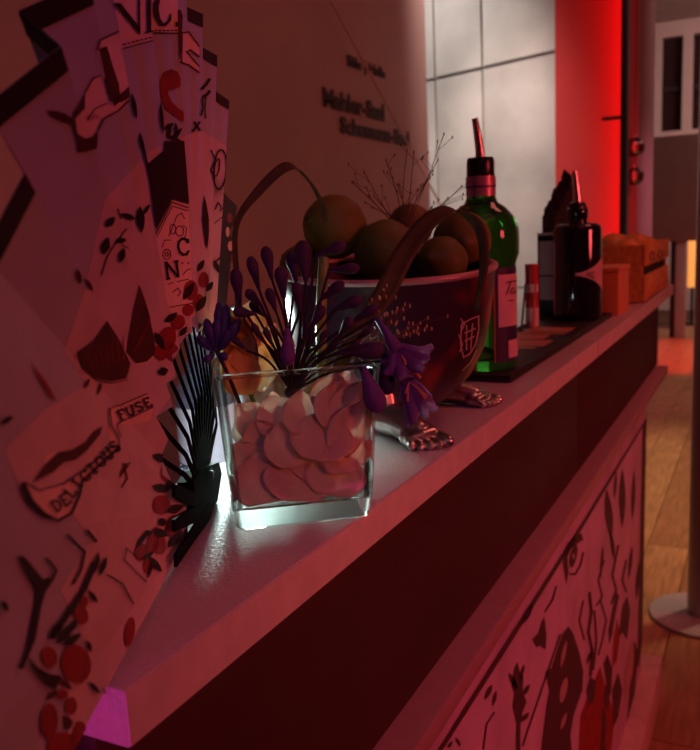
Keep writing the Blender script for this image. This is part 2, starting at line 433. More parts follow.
# far wall with a band of tall windows
XF = 11.6
wall_far = struct(box('wall_far', (XF, XF+.2), (-5, 5), (0, 2.28), m_white, None, 0))
box('lintel', (XF, XF+.2), (-5, 5), (3.42, 3.6), m_white, wall_far, 0)
m_pane = M('dark_pane', (.035, .02, .02), .12, 0, .05, 3)
def xwall(px, py):
    d = ray(px, py); t = XF/d[0]; return Vector(CAM+d*t)
yl, yr = xwall(661, 97).y, xwall(682, 97).y; ww = yl-yr; pitch = yl-xwall(692, 97).y
k0 = -int((4.6-yl)/pitch); prev = 5
for k in range(-10, 12):
    a = yl-k*pitch; b = a-ww
    if a > 4.9 or b < -4.9: continue
    box('pier', (XF, XF+.2), (a, prev), (2.28, 3.42), m_white, wall_far, 0); prev = b
    w = empty('window_%d' % (k+11), (XF+.1, (a+b)/2, 2.28), kind='structure')
    box('pane', (XF+.12, XF+.13), (b, a), (2.28, 3.42), m_pane, w, 0)
    box('frame', (XF+.08, XF+.12), (b, a), (2.78, 2.83), m_dark, w, 0)
    box('frame', (XF+.08, XF+.12), (b, b+.03), (2.28, 3.42), m_dark, w, 0)
box('pier', (XF, XF+.2), (-5, prev), (2.28, 3.42), m_white, wall_far, 0)
# grey partition board standing on posts in the far room
m_board = M('grey_board', (.33, .27, .25), .8, 0, .06, 5)
pb = at(648, 190, 8.2)
board = empty('partition_board', (pb.x, pb.y-.9, 0), 'large grey-brown partition board on posts before the far windows', 'partition')
zb0, zb1 = at(660, 242, 8.2).z, at(660, 138, 8.2).z
box('board', (pb.x, pb.x+.05), (pb.y-1.9, pb.y), (zb0, zb1), m_board, board, .004)
for px, w in ((674, .05), (682, .10), (730, .05)):
    q = at(px, 240, 8.25)
    box('post', (pb.x+.05, pb.x+.10), (q.y-w/2, q.y+w/2), (0, zb0+.1), m_dark if w < .08 else m_white, board, .003)
lampc = at(693, 258, 9.2)
fl = empty('far_lamp', (lampc.x, lampc.y, 0), 'orange glowing column lamp under the grey partition board', 'lamp')
box('shade', (lampc.x-.05, lampc.x+.05), (lampc.y-.05, lampc.y+.05), (.42, 1.15), M('lamp_shade_glow', (.8, .4, .15), .6, emit=(1, .38, .08), estr=.9), fl, .01)
box('foot', (lampc.x-.08, lampc.x+.08), (lampc.y-.08, lampc.y+.08), (0, .03), m_dark, fl, .004)
box('stem', (lampc.x-.015, lampc.x+.015), (lampc.y-.015, lampc.y+.015), (.03, .42), m_dark, fl, .003)

# stanchion: brushed pole on a flat disc
pc = on_z(703, 617, 0)
m_brushed = M('brushed_steel', (.48, .48, .54), .38, .25, .08, 40, stretch=(1, 1, .05))
st = empty('pole_stand', (pc.x, pc.y, 0), 'brushed grey pole on a flat round base plate standing on the wooden floor', 'stand')
put('base_plate', xf(bm_lathe([(0, 0), (.150, 0), (.152, .004), (.150, .010), (.04, .014), (0, .014)], 56), Matrix.Translation((pc.x, pc.y, 0))), m_brushed, st, True)
put('pole', xf(bm_lathe([(0, .014), (.045, .014), (.045, 2.2), (.042, 2.205), (0, 2.205)], 40), Matrix.Translation((pc.x, pc.y, 0))), m_brushed, st, True)

# ================================================================== THE BAR
m_slab = M('white_laminate', (.52, .46, .46), .36, 0, .06, 420, .22)
m_edge = M('white_edge_band', (.70, .60, .58), .5, 0, .08, 60)
m_carc = M('dark_brown_board', (.060, .020, .018), .7, 0, .12, 12)
m_led = M('ledge_laminate', (.42, .26, .30), .45, 0, .05, 60)
YF, YB, X0, XJ, X1 = .2105, .362, .217, 1.2115, 2.30
bar = empty('bar_counter', (1.2, .3, 0), 'white-topped mobile bar counter with dark apron and printed collage front', 'bar counter')
def slab(x0, x1, chip=False):
    bm = bm_box(x0, x1, YF, YB, ZT-.0245, ZT, .0012, 2); return put('shelf_slab', bm, m_slab, bar, True, 30)
slab(X0, XJ-.001); slab(XJ+.001, X1)
box('edge_band', (X0+.0005, XJ-.002), (YF-.0006, YF+.001), (ZT-.0235, ZT-.001), m_edge, bar, 0)
box('edge_band', (XJ+.002, X1-.0005), (YF-.0006, YF+.001), (ZT-.0235, ZT-.001), m_edge, bar, 0)
ZL = .805                        # lower ledge
box('apron_panel', (X0+.012, XJ+.006), (.240, .256), (ZL, ZT-.0245), m_carc, bar, .001)
box('apron_panel', (XJ+.010, 2.245), (.240, .256), (ZL, ZT-.0245), m_carc, bar, .001)
box('ledge', (X0-.05, 2.225), (.2125, .360), (ZL-.019, ZL), m_led, bar, .0015)
for x in (.30, 1.21, 2.18): box('shelf_support', (x-.009, x+.009), (.2565, .352), (ZL, ZT-.0245), m_carc, bar, .001)
m_art = M('collage_print', (.60, .42, .62), .55, 0, .18, 9)
YP = .235
front = box('printed_panel', (X0-.02, 1.965), (YP, YP+.018), (.10, ZL-.019), m_art, bar, .001)
box('plinth', (X0-.05, 2.045), (.1955, .360), (.0, .10), M('plinth_laminate', (.62, .45, .46), .5), bar, .002)
box('body', (X0+.01, 1.94), (YP+.018, .360), (.10, ZL-.019), m_carc, bar, .002)

m_black = M('ink_black', (.022, .008, .010), .7, 0, .2, 40)
m_inkd = M('ink_dark_brown', (.09, .022, .022), .7, 0, .25, 60)
m_inkr = M('ink_red', (.30, .022, .028), .65, 0, .3, 60)
m_inkp = M('ink_pale', (.88, .60, .56), .65, 0, .10, 50)
FRONT = {
 'black': [
  [(563, 566), (562, 554), (567, 543), (575, 536), (581, 533), (583, 540), (578, 543), (571, 548), (567, 557), (568, 572), (566, 584)],
  oval(573, 556, 3.4, 12, 12), stroke([(569, 574), (575, 574), (580, 565), (583, 552)], 2.0),
  [(532, 639), (538, 633), (541, 622), (544, 617), (545, 626), (546, 634), (545, 650), (540, 645), (536, 647)],
  leaf(520, 626, 533, 602, 7),
  [(534, 805), (546, 707), (549, 690), (545, 672), (551, 668), (555, 655), (562, 634), (568, 626), (573, 634), (579, 652), (583, 672), (582, 690), (573, 716), (570, 735), (576, 805)],
  [(511, 684), (514, 668), (517, 662), (519, 672), (523, 676), (522, 690), (526, 702), (522, 712), (520, 726), (519, 805), (515, 805), (516, 722), (512, 706), (514, 694)],
  leaf(508, 672, 517, 690, 5), leaf(524, 664, 519, 680, 4), leaf(529, 684, 522, 696, 5), leaf(529, 712, 520, 722, 5),
  leaf(611, 540, 606, 488, 8), leaf(622, 528, 622, 468, 7), leaf(614, 560, 610, 530, 4),
  [(622, 606), (627, 596), (630, 610), (627, 640), (622, 632), (618, 640)],
  [(608, 630), (612, 610), (616, 592), (619, 596), (615, 614), (612, 634), (609, 644)],
  [(642.6, 424), (646.5, 418), (642, 640), (639, 664), (637, 668)],
  [(603, 664), (607, 654), (612, 668), (611, 690), (606, 712), (603, 700), (606, 682)],
  [(597, 805), (602, 706), (606, 716), (603, 805)], leaf(586, 664, 592, 650, 4),
  leaf(632, 520, 634, 470, 4), leaf(628, 580, 632, 545, 4), leaf(600, 580, 603, 545, 3),
  [(634, 640), (638, 652), (634, 700), (627, 736), (624, 805), (619, 805), (628, 706), (631, 670)],
  leaf(452, 741, 447, 748, 3), leaf(455, 737, 460, 746, 3), [(437, 750), (500, 650), (580, 525), (646, 418), (646, 421), (581, 530), (502, 656), (442, 750)], leaf(484, 700, 492, 684, 5), leaf(496, 690, 492, 706, 4), stroke([(476, 805), (486, 724), (494, 712)], 1.6), stroke([(544, 612), (552, 600), (556, 586)], 1.8), [(586, 690), (590, 676), (596, 682), (594, 700), (588, 706)], stroke([(604, 560), (598, 580), (602, 596), (596, 606)], 1.6), stroke([(626, 560), (622, 580), (626, 592)], 2), leaf(636, 600, 639, 560, 4), leaf(614, 500, 616, 470, 3), stroke([(583, 600), (579, 620), (584, 640)], 1.8), [(612, 690), (618, 672), (622, 690), (618, 716), (613, 728)],
  stroke([(522, 746), (541, 690), (560, 634)], 1.8), stroke([(589, 592), (591, 612), (588, 632), (592, 652), (590, 676)], 3), stroke([(594, 610), (596, 640), (593, 670)], 2),
  stroke([(618, 545), (612, 575), (616, 590), (611, 604)], 2.2), stroke([(600, 600), (606, 620), (602, 640), (598, 655)], 1.6)],
 'red': [[(576, 805), (580, 716), (590, 690), (600, 666), (606, 690), (612, 706), (614, 722), (606, 805)], [(613, 640), (617, 618), (620, 634), (617, 660), (612, 668)]],
 'pale': [oval(563, 690, 3.2, 13, 12), oval(573, 556, 1.1, 3), leaf(560, 668, 566, 640, 4), leaf(625, 700, 633, 640, 7), leaf(560, 730, 566, 712, 4)],
}
for key, mt, lift in (('red', m_inkr, .0004), ('black', M('ink_collage', (.085, .030, .045), .6), .0007), ('pale', M('ink_collage_pale', (.50, .32, .35), .6), .0010)):
    for e in FRONT[key]:
        fg = put('printed_figure', print_plane(shape_polys(e), Vector((0, YP, 0)), (0, -1, 0), lift), mt, front)
        gx = (origin(fg)).x                       # the collage repeats along the part of the panel beyond the frame
        if .95 < gx < 1.45 and max(v.co.z for v in fg.data.vertices) < .35 and fg.dimensions.x < .3:
            f2 = fg.copy(); COL.objects.link(f2); f2.location.x -= .74; f2.location.z = min(f2.location.z, -.05+.62-.28)

# working side of the bar: lower board behind the shelf
m_work = M('work_top', (.16, .10, .10), .4)
cab = empty('back_cabinet', (1.2, .58, 0), 'low dark work cabinet behind the raised bar shelf', 'cabinet')
box('cabinet_body', (X0, 2.18), (.385, .78), (.0, ZL), m_carc, cab, .002)
box('work_top', (X0-.02, 2.2), (.370, .80), (ZL, ZL+.03), m_work, cab, .003)
for k in range(4): box('door', (X0+.01+k*.485, X0+.485+k*.485), (.78, .796), (.08, ZL-.01), m_carc, cab, .002)

# ================================================================== PAPER FAN
FAZ = math.radians(26)
piv = on_z(205, 513, ZT)+Vector((0, 0, .004))
fa = Vector((-math.cos(FAZ), -math.sin(FAZ), 0)); fb = Vector((0, 0, 1)); fn = fa.cross(fb)
if fn.dot(Vector(CAM)-piv) < 0: fn = -fn
AMP, RI, RO = .030, .112, .310
def fdir(th, amp): return fa*math.cos(math.radians(th))+fb*math.sin(math.radians(th))+fn*amp
def rin(th): return (RI if th > 27 else .085 if th > 24 else .050)+.004*math.sin(th*.8)
fan = empty('paper_fan', (piv.x, piv.y, ZT), 'large open pleated paper fan printed with a fruit and flower collage', 'fan')
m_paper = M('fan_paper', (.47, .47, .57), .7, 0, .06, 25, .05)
m_rib = M('fan_black_lacquer', (.004, .002, .002), .8, 0, .1, 60)
m_rib.node_tree.nodes['Principled BSDF'].inputs['Specular IOR Level'].default_value = .06
mount = [0.0]+[7.5+9.5*k for k in range(13)]
mount[5] = 46.2
creases = []
for i, mth in enumerate(mount):
    fl = lambda t: AMP*(.07 if t < 32 else min(1, .80+.2*(t-36)/10))
    if i: creases.append(((mount[i-1]+mth)/2, -fl((mount[i-1]+mth)/2)))
    creases.append((mth, fl(mth)))
creases.sort()
panels = []
for (t0, a0), (t1, a1) in zip(creases, creases[1:]):
    d0, d1 = fdir(t0, a0), fdir(t1, a1); bm = bmesh.new()
    vs = [bm.verts.new(piv+d0*rin(t0)), bm.verts.new(piv+d0*RO), bm.verts.new(piv+d1*RO), bm.verts.new(piv+d1*rin(t1))]
    bm.faces.new(vs); pl = put('pleat', bm, m_paper, fan)
    n = d0.cross(d1).normalized(); n = n if n.dot(fn) > 0 else -n
    panels.append((d0, d1, t0, t1, n.dot(Vector(CAM)-piv) > 0, pl))
def clip_poly(poly, fun):
    out = []
    for i, p in enumerate(poly):
        q = poly[(i+1) % len(poly)]; a, b = fun(p), fun(q)
        if a >= 0: out.append(p)
        if (a >= 0) != (b >= 0): out.append(p+(q-p)*(a/(a-b)))
    return out
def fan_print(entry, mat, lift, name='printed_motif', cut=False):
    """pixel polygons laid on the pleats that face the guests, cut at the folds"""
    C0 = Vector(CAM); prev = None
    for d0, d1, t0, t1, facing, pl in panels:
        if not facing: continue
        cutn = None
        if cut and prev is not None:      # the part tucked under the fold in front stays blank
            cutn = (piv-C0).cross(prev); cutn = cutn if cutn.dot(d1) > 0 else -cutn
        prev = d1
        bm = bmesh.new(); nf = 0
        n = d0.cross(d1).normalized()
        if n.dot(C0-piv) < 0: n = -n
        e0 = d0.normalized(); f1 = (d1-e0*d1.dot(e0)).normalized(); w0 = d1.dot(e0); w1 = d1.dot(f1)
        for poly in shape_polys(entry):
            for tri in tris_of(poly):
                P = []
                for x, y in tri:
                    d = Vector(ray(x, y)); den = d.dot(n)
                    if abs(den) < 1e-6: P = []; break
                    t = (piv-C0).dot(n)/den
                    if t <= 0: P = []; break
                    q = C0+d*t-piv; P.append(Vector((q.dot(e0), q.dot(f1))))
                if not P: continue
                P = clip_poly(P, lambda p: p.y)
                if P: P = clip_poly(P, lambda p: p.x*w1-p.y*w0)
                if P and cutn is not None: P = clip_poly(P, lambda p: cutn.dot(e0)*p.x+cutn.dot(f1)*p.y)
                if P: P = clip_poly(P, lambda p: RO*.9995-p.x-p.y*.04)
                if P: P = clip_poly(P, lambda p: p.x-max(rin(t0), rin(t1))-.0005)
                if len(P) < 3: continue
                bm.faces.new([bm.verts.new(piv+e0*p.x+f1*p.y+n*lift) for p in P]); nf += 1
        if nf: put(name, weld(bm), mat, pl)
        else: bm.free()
# black band along the outer rim of every pleat
for d0, d1, t0, t1, facing, pl in panels:
    n = d0.cross(d1).normalized(); n = n if n.dot(Vector(CAM)-piv) > 0 else -n
    bm = bmesh.new()
    bm.faces.new([bm.verts.new(piv+d*r+n*.0004) for d, r in ((d0, RO*.972), (d0, RO), (d1, RO), (d1, RO*.972))]); put('rim_band', bm, m_black, pl)
# ribs and rivet
def on_fan(px, py, off):
    C0 = Vector(CAM); d = Vector(ray(px, py)); p = piv+fn*off; return C0+d*((p-C0).dot(fn)/d.dot(fn))
for k, th in enumerate([4+9.5*i for i in range(16)]):
    d = fdir(th, AMP*(.35 if th < 24 else .9)); dn = d.normalized(); s = fdir(th+90, 0).normalized(); nn = dn.cross(s).normalized(); bm = bmesh.new()
    off = nn*(.0009*(k-8))*0 + fn*(-.0016*(k-8)*.35)
    prof = [(.0005, .0035), (.012, .0050), (.030, .0042), (.05, .0020), (.07, .0013), (.112, .0012), (.128, .0012)]
    if th < 30: prof = [(.0025, .0025), (.012, .0050), (.035, .0046), (.07, .0036), (.095, .0034), (.105, .0030)]
    rows = []
    for r, w in prof:
        o2 = off*(1-min(1, r/.1))
        rows.append([bm.verts.new(piv+d*r+o2+s*w*sx+nn*.0007*sy+(fn*.0035*(r/.1) if th < 24 else -fn*.0085*min(1, max(0, (r-.07)/.042)))) for sx, sy in ((-1, -1), (1, -1), (1, 1), (-1, 1))])
    for A, B in zip(rows, rows[1:]):
        for i in range(4): bm.faces.new((A[i], A[(i+1) % 4], B[(i+1) % 4], B[i]))
    bm.faces.new(rows[0]); bm.faces.new(rows[-1]); bmesh.ops.recalc_face_normals(bm, faces=bm.faces)
    put('rib', bm, m_rib, fan)
hq = [on_fan(x, y, .0045) for x, y in ((193, 482), (200, 470), (219, 462), (222, 474), (218, 506), (209, 514), (203, 514), (197, 498))]
for q in hq: q.z = max(q.z, ZT+.0008)
bm = bmesh.new(); A_ = [bm.verts.new(q) for q in hq]; B_ = [bm.verts.new(q-fn*.009) for q in hq]
bm.faces.new(A_); bm.faces.new(list(reversed(B_)))
for k in range(8): bm.faces.new((A_[k], A_[(k+1) % 8], B_[(k+1) % 8], B_[k]))
bmesh.ops.recalc_face_normals(bm, faces=bm.faces); put('handle_plate', bm, m_rib, fan)
rv = piv+fdir(90, 0)*.020
put('rivet', xf(bm_lathe([(0, -.007), (.0024, -.007), (.003, -.006), (.003, .006), (.0024, .007), (0, .007)], 16), Matrix.Translation(rv) @ basis_from(fn).to_4x4()), m_dark, fan, True)

# dark end guard with a strip of printed flowers
gt0, gt1 = on_fan(223, 192, -.004), on_fan(237, 206, -.004)
gq = [gt0, gt1, piv+(gt1-piv)*.55, piv+(gt1-piv)*.12, piv+(gt0-piv)*.12]
bm = bmesh.new(); A_ = [bm.verts.new(q) for q in gq]; B_ = [bm.verts.new(q-fn*.0015) for q in gq]
bm.faces.new(A_); bm.faces.new(list(reversed(B_)))
for k in range(5): bm.faces.new((A_[k], A_[(k+1) % 5], B_[(k+1) % 5], B_[k]))
bmesh.ops.recalc_face_normals(bm, faces=bm.faces); guard = put('end_guard', bm, m_black, fan)
gpl = (gq[1]-gq[0]).cross(gq[2]-gq[0])
for cx_, cy_, rx_, ry_, mm_ in ((229, 218, 3, 5, 'r'), (232, 232, 3, 6, 'g'), (230, 246, 3, 5, 'p'), (233, 258, 3, 6, 'r'), (227, 232, 2, 5, 'p')):
    put('printed_motif', print_plane([oval(cx_, cy_, rx_, ry_)], gq[0], gpl, .0006), {'r': m_inkr, 'g': M('ink_green', (.10, .16, .06), .6), 'p': m_inkp}[mm_], guard)

def spaced_word(word, path, h, w, slant=0):
    """letters set along a pixel polyline; h = letter height, path is the baseline"""
    L = [0]
    for a, b in zip(path, path[1:]): L.append(L[-1]+math.dist(a, b))
    out = []; n = len(word); step = L[-1]/n
    for i, ch in enumerate(word):
        s = step*(i+.1); k = max(j for j in range(len(L)-1) if L[j] <= s); f = (s-L[k])/(L[k+1]-L[k])
        (x0, y0), (x1, y1) = path[k], path[k+1]; dx, dy = (x1-x0)/(L[k+1]-L[k]), (y1-y0)/(L[k+1]-L[k])
        bx, by = x0+(x1-x0)*f, y0+(y1-y0)*f; ux, uy = dx*step*.74, dy*step*.74; nx, ny = dy, -dx
        out.append(letter(ch, (bx+nx*h, by+ny*h), (ux, uy), (-nx*h, -ny*h), w))
    return out
PALE, DARKB, REDI, BLK, LET = [], [], [], [], []
# blush wash towards handle and lower pleats: part print, part reddish light painted in
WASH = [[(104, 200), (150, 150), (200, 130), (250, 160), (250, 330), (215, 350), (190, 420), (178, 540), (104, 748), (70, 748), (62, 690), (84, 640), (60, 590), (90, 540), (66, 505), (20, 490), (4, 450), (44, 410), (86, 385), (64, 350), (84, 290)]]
for e in WASH: fan_print(e, M('blush_print_and_light', (.66, .50, .52), .7, 0, .08, 30), .00015)
# top label with the letters N I C
PALE += [[(112, -8), (151.5, -8), (151.6, 40), (121, 48)], [(151.6, -8), (177, -8), (178, 33), (151.6, 32)]]
LET += [[(112, 3), (119, 3), (138.6, 28), (138, 35)], [(136, -6), (138.2, -6), (138.6, 34), (136.8, 34)], [(145, -6), (149.4, -6), (149.6, 31), (145.4, 32)], stroke([(143, 32.5), (152, 31)], 1.6), stroke([(112, 4), (117, 3)], 1.6),
        [(156, -6), (151.5, 4), (152.5, 17), (158, 26), (164, 26.5), (169.5, 21), (170, 14), (168.5, 14), (166, 21), (162, 23.5), (158.5, 18), (157, 8), (159.5, -6)],
        stroke([(175.5, 22), (175.5, 27)], 2.2)]
for i in range(7): BLK.append(stroke([(121.5+i*4.3, 44.2-i*1.05), (124.3+i*4.3, 43.5-i*1.05)], 1.5))
for i in range(6): BLK.append(stroke([(153+i*4.1, 30.6), (155.7+i*4.1, 30.6)], 1.4))
BLK += [stroke([(121.5, 48), (151.5, 40.6)], 1.1), stroke([(152, 33), (177.5, 33.6)], 1.1)]
# big folded ribbon
PALE += [[(95, 48), (100, 39), (118, 32), (121, 48), (128, 84), (129, 97), (126, 104), (112, 108), (104, 78)], [(84, 88), (92, 77), (100, 75), (108, 105), (122, 103), (128, 102), (118, 110), (102, 118), (86, 122), (82, 108)],
         [(73, 118), (84, 108), (100, 117), (96, 128), (92, 136), (84, 138), (76, 133)]]
DARKB += [[(98, 48), (106, 46), (112, 66), (118, 84), (120, 101), (113, 106), (105, 80)], [(45, 110), (53, 110), (64, 113), (71, 118), (70, 124), (60, 121), (50, 116)], [(70, 124), (72, 112), (80, 100), (84, 92), (84, 108), (74, 118), (76, 133), (84, 138), (92, 136), (97, 130), (96, 148), (86, 151), (76, 152), (75, 140)],
          stroke([(96, 50), (99, 40), (118, 31)], 1.8), stroke([(84, 92), (92, 78), (100, 75)], 1.6), stroke([(104, 78), (110, 100), (122, 101)], 1.8), stroke([(128, 100), (118, 110), (103, 118), (97, 130)], 1.8), stroke([(86, 120), (94, 108), (106, 103)], 1.2),
          [(119, 94), (125, 89), (128, 86), (129, 96), (125, 100), (114, 102)]]
# ribbon scrap, right of the label
PALE += [[(181, 33), (188, 32), (199, 46), (199, 57), (190, 51), (187, 52), (199, 66), (199, 72), (188, 64), (180, 63)]]
DARKB += [stroke([(181, 62), (181.5, 33), (188, 32), (199, 47)], 1.4), stroke([(199, 57), (190, 50), (186, 52), (199, 67)], 1.3), stroke([(179, 62), (188, 65), (199, 73)], 1.6), [(177, 10), (180, 10), (182, 16), (181, 48), (179, 60), (178, 40)]]
# flamingo
REDI += [[(160, 78), (163, 72), (170, 69), (177, 72), (180, 80), (179, 87), (172, 90), (168, 88), (167, 94), (171, 102), (177, 108), (183, 112), (183, 122), (173, 116), (164, 108), (160, 97), (159, 86)]]
PALE += [oval(177.6, 79.5, 1.5, 3)]
DARKB += [stroke([(166, 84), (172, 82), (178, 86)], 1.0)]
# scattered leaves and birds
BLK += [leaf(130, 92, 135, 119, 5), leaf(159, 101, 161.5, 134, 4), leaf(138, 131, 142, 153, 4), leaf(163, 130, 172, 123, 5), leaf(166, 139, 170, 124, 4), leaf(170, 140, 181, 128, 5), leaf(176, 138, 174, 122, 4), leaf(164, 135, 180, 141, 4),
        stroke([(191, 132), (199, 122)], 2.2), stroke([(193, 122), (199, 131)], 2.2), stroke([(200, 90), (205, 85), (209, 79)], 3), stroke([(201, 98), (206, 95), (209, 91)], 3.2), stroke([(201, 99), (202, 108), (200, 116)], 1.5), stroke([(205, 98), (204, 110), (205, 119)], 1.2)]
# dark bottle block and ornate label
BLK += [[(146, 163.6), (162, 150.7), (163, 141), (183, 141), (188, 204), (170.7, 199), (154.6, 229), (151, 204)], [(138.6, 140), (141.8, 140), (146.5, 163), (150, 190), (145, 168)]]
DARKB += [[(150, 186), (168, 176), (170, 198), (156, 224)]]
PALE += [[(170.7, 200), (188, 206), (192.5, 300), (194, 316), (172, 318), (166, 300), (155, 234)]]
DARKB += [stroke([(155, 234), (171, 202), (188, 208)], 1.2), stroke([(156, 237), (171.5, 206), (188, 211)], .8), stroke(oval(179, 231, 4, 5), 1.0, True), stroke(oval(172, 229, 3, 5), .8, True), stroke(oval(166, 254, 4, 5), 1.0, True), stroke(oval(166, 254, 1.6, 2), .8, True),
          stroke([(168, 236), (173, 224), (176, 216), (181, 213), (184, 219)], .9), stroke([(161, 247), (164, 240), (170, 240)], .8), stroke([(182, 225), (186, 228), (185, 236), (181, 239)], .8),
          stroke([(172, 292), (177, 288), (180, 292), (177, 296)], 1.0), stroke([(182, 275), (186, 270), (190, 269)], 1.0), stroke([(167, 284), (173, 282)], 1), stroke([(176, 281.5), (188, 279)], .9), stroke([(181, 262), (182, 264)], 1.4), stroke([(187, 262), (188, 264)], 1.4), stroke([(168, 307), (192, 303)], .9)]
LET += [letter('C', (176, 238.5), (11, 0), (1.2, 16), 2.6), letter('N', (164.5, 262), (10.5, -1), (2, 16), 2.4)]
# script rings and thin motifs on the far pleats
BLK += [stroke(oval(219, 170, 6.5, 20, 4), 1.6, True), stroke(oval(216, 168, 2.4, 9, 10), 1.2, True), stroke([(210, 150), (214, 160), (210, 170), (214, 180)], 1.2), stroke([(214, 210), (217, 203), (220, 207), (219, 212), (222, 208)], 1.3), stroke([(213, 224), (222, 217)], .9), leaf(203, 195, 206, 250, 7), leaf(213, 260, 218, 274, 5), stroke([(215, 262), (221, 256)], 1.6)]
# sprigs with dark leaves
BLK += [leaf(103, 226, 113, 216, 8), leaf(118, 213, 134, 218, 6), leaf(138, 205, 140, 232, 9), leaf(113, 240, 125, 239, 6), leaf(118, 262, 122, 247, 7), leaf(101, 254, 106, 236, 9), leaf(140, 216, 149, 203, 4)]
DARKB += [stroke([(100, 275), (106, 256), (116, 240), (126, 228)], 1.4), stroke([(117, 208), (120, 218)], 1.2), stroke([(120, 244), (128, 248)], 1), leaf(76, 268, 79, 284, 6), leaf(92, 291, 84, 278, 5)]
# melon half, wedge
DARKB += [[(75, 352), (92, 340), (106, 320), (117, 337), (129.5, 363), (125, 378), (110, 381), (92, 378), (80, 368)], [(138.5, 284), (143, 296), (148, 312), (152, 332), (155, 352), (146, 361), (135, 363), (126, 352), (127, 340), (133, 306)], leaf(88, 378, 83, 389, 4), leaf(100, 382, 96, 395, 4)]
PALE += [stroke([(74, 352), (79, 370), (92, 381), (110, 384), (126, 380)], 2.2), stroke([(136, 364), (147, 362.5), (156, 353)], 1.5)]
for i in range(7): REDI.append(stroke([(86+i*6, 357-i*3.5), (92+i*5, 368-i*1.2)], .9)); 
for i in range(5): REDI.append(stroke([(131+i*3.5, 352-i*6), (140+i*2.3, 340-i*6)], .9))
BLK += [stroke([(75, 352), (80, 369), (92, 379.5), (110, 382.5), (126, 379)], .9)]
# red flower clusters by the ribs
REDI += [oval(166, 338, 9, 12, 20), oval(160, 352, 7, 8), oval(172, 352, 6, 9), oval(177, 322, 7, 8, 30), oval(190, 290, 7, 10), oval(198, 302, 6, 8), oval(187, 310, 6, 6), oval(203, 280, 5, 8)]
BLK += [leaf(153, 331, 163, 348, 8), leaf(156, 372, 167, 369, 9), leaf(163, 322, 176, 312, 7), leaf(182, 300, 193, 282, 8), leaf(195, 312, 205, 296, 8), leaf(196, 272, 203, 260, 6), leaf(178, 336, 186, 326, 6), leaf(205, 292, 212, 282, 6)]
DARKB += [oval(168, 341, 3, 5), oval(191, 291, 3, 4), oval(160, 352, 2, 3)]
REDI += [oval(168, 470, 9, 12, 20), oval(178, 492, 7, 10), oval(160, 505, 9, 10), oval(172, 526, 8, 12, 15), oval(158, 545, 7, 10)]
BLK += [leaf(150, 455, 172, 462, 10), leaf(176, 470, 186, 492, 9), leaf(150, 486, 168, 490, 9), leaf(164, 512, 182, 506, 9), leaf(150, 530, 166, 536, 9), leaf(166, 548, 180, 530, 8), leaf(146, 556, 160, 572, 7), oval(168, 484, 4, 5), oval(160, 522, 4, 4)]
# banner with lettering
PALE += [[(107, 409), (146, 392), (153, 405), (150, 420), (130, 425), (118, 424), (117, 446), (100, 462), (78, 482), (76, 494), (68, 514), (55, 522), (36, 512), (18, 488), (22, 480), (36, 490), (60, 484), (84, 468), (110, 446), (108, 424)]]
BLK += [stroke([(107, 409), (146, 392.5)], 1.2), stroke([(114, 424), (152, 406)], 1.1), stroke([(107, 409), (109, 426), (116, 438), (117, 447)], 1.2), stroke([(114, 424), (116, 430), (119, 437)], 1.0),
        stroke([(20, 482), (36, 491), (60, 484), (84, 468), (112, 444)], 1.5), stroke([(117, 447), (100, 462), (79, 482), (77, 494), (69, 513), (55, 521), (36, 511), (18, 488)], 2.4), [(17, 484), (21, 482), (30, 500), (44, 515), (54, 521), (40, 518), (24, 503)]]
LET += spaced_word('FUSE', [(117, 420.5), (152, 403.5)], 9, 1.9)
LET += spaced_word('DELICIOUS', [(52, 513), (64, 505), (76, 490), (96, 470), (112, 455), (120, 446)], 11, 1.9)
DARKB += [[(57, 452), (70, 450), (84, 442), (92, 431), (101, 426), (99, 434), (86, 450), (74, 460), (62, 462), (52, 472), (30, 483), (42, 466)]]
REDI += [[(25, 354), (30, 364), (44, 382), (55, 402), (47, 396), (36, 378)]]
PALE += [oval(50, 459, 6, 7, 30)]
BLK += [leaf(-4, 424, 10, 416, 6)]
# pale ornament around the banner
DARKB += [stroke([(122, 463), (126, 478), (120, 488)], 1.6), leaf(118, 478, 126, 462, 4), stroke([(124, 470), (129, 462)], 1.4)]
# branch with red fruits, lower pleats
BLK += [[(14, 556), (20, 556), (28, 565), (40, 580), (46, 576), (48, 584), (42, 592), (38, 606), (32, 640), (24, 658), (19, 670), (15, 668), (22, 652), (30, 615), (34, 592), (24, 574)], [(24, 656), (34, 668), (46, 674), (58, 676), (52, 690), (40, 682), (28, 668)],
        stroke([(64, 534), (82, 552), (78, 570), (70, 584)], 2.4), stroke([(84, 530), (94, 542)], 3), leaf(96, 552, 92, 572, 5), leaf(104, 556, 97, 576, 6), [(90, 560), (78, 588), (60, 615), (46, 636), (50, 640), (66, 618), (84, 590), (94, 566)],
        leaf(85, 590, 95, 603, 5), leaf(46, 640, 60, 620, 9), leaf(54, 644, 70, 624, 10), leaf(60, 646, 78, 634, 8), leaf(66, 632, 74, 620, 7), leaf(84, 640, 88, 652, 5), leaf(86, 682, 97, 694, 5), leaf(-2, 600, 4, 612, 7), stroke([(43, 558), (53, 570), (48, 582)], 2.4)]
REDI += [oval(79, 615, 7, 10, -15), oval(82, 602, 4, 6), oval(47, 657, 8, 11, -15), oval(74, 664, 15, 20, -10), oval(69, 706, 6, 9), oval(47, 721, 9, 18), oval(60, 746, 15, 14), oval(78, 735, 7, 14), oval(60, 694, 6, 5, 20), oval(128, 632, 5, 15, 8), oval(152, 540, 6, 14, 15), oval(140, 552, 7, 9), oval(146, 566, 4, 8)]
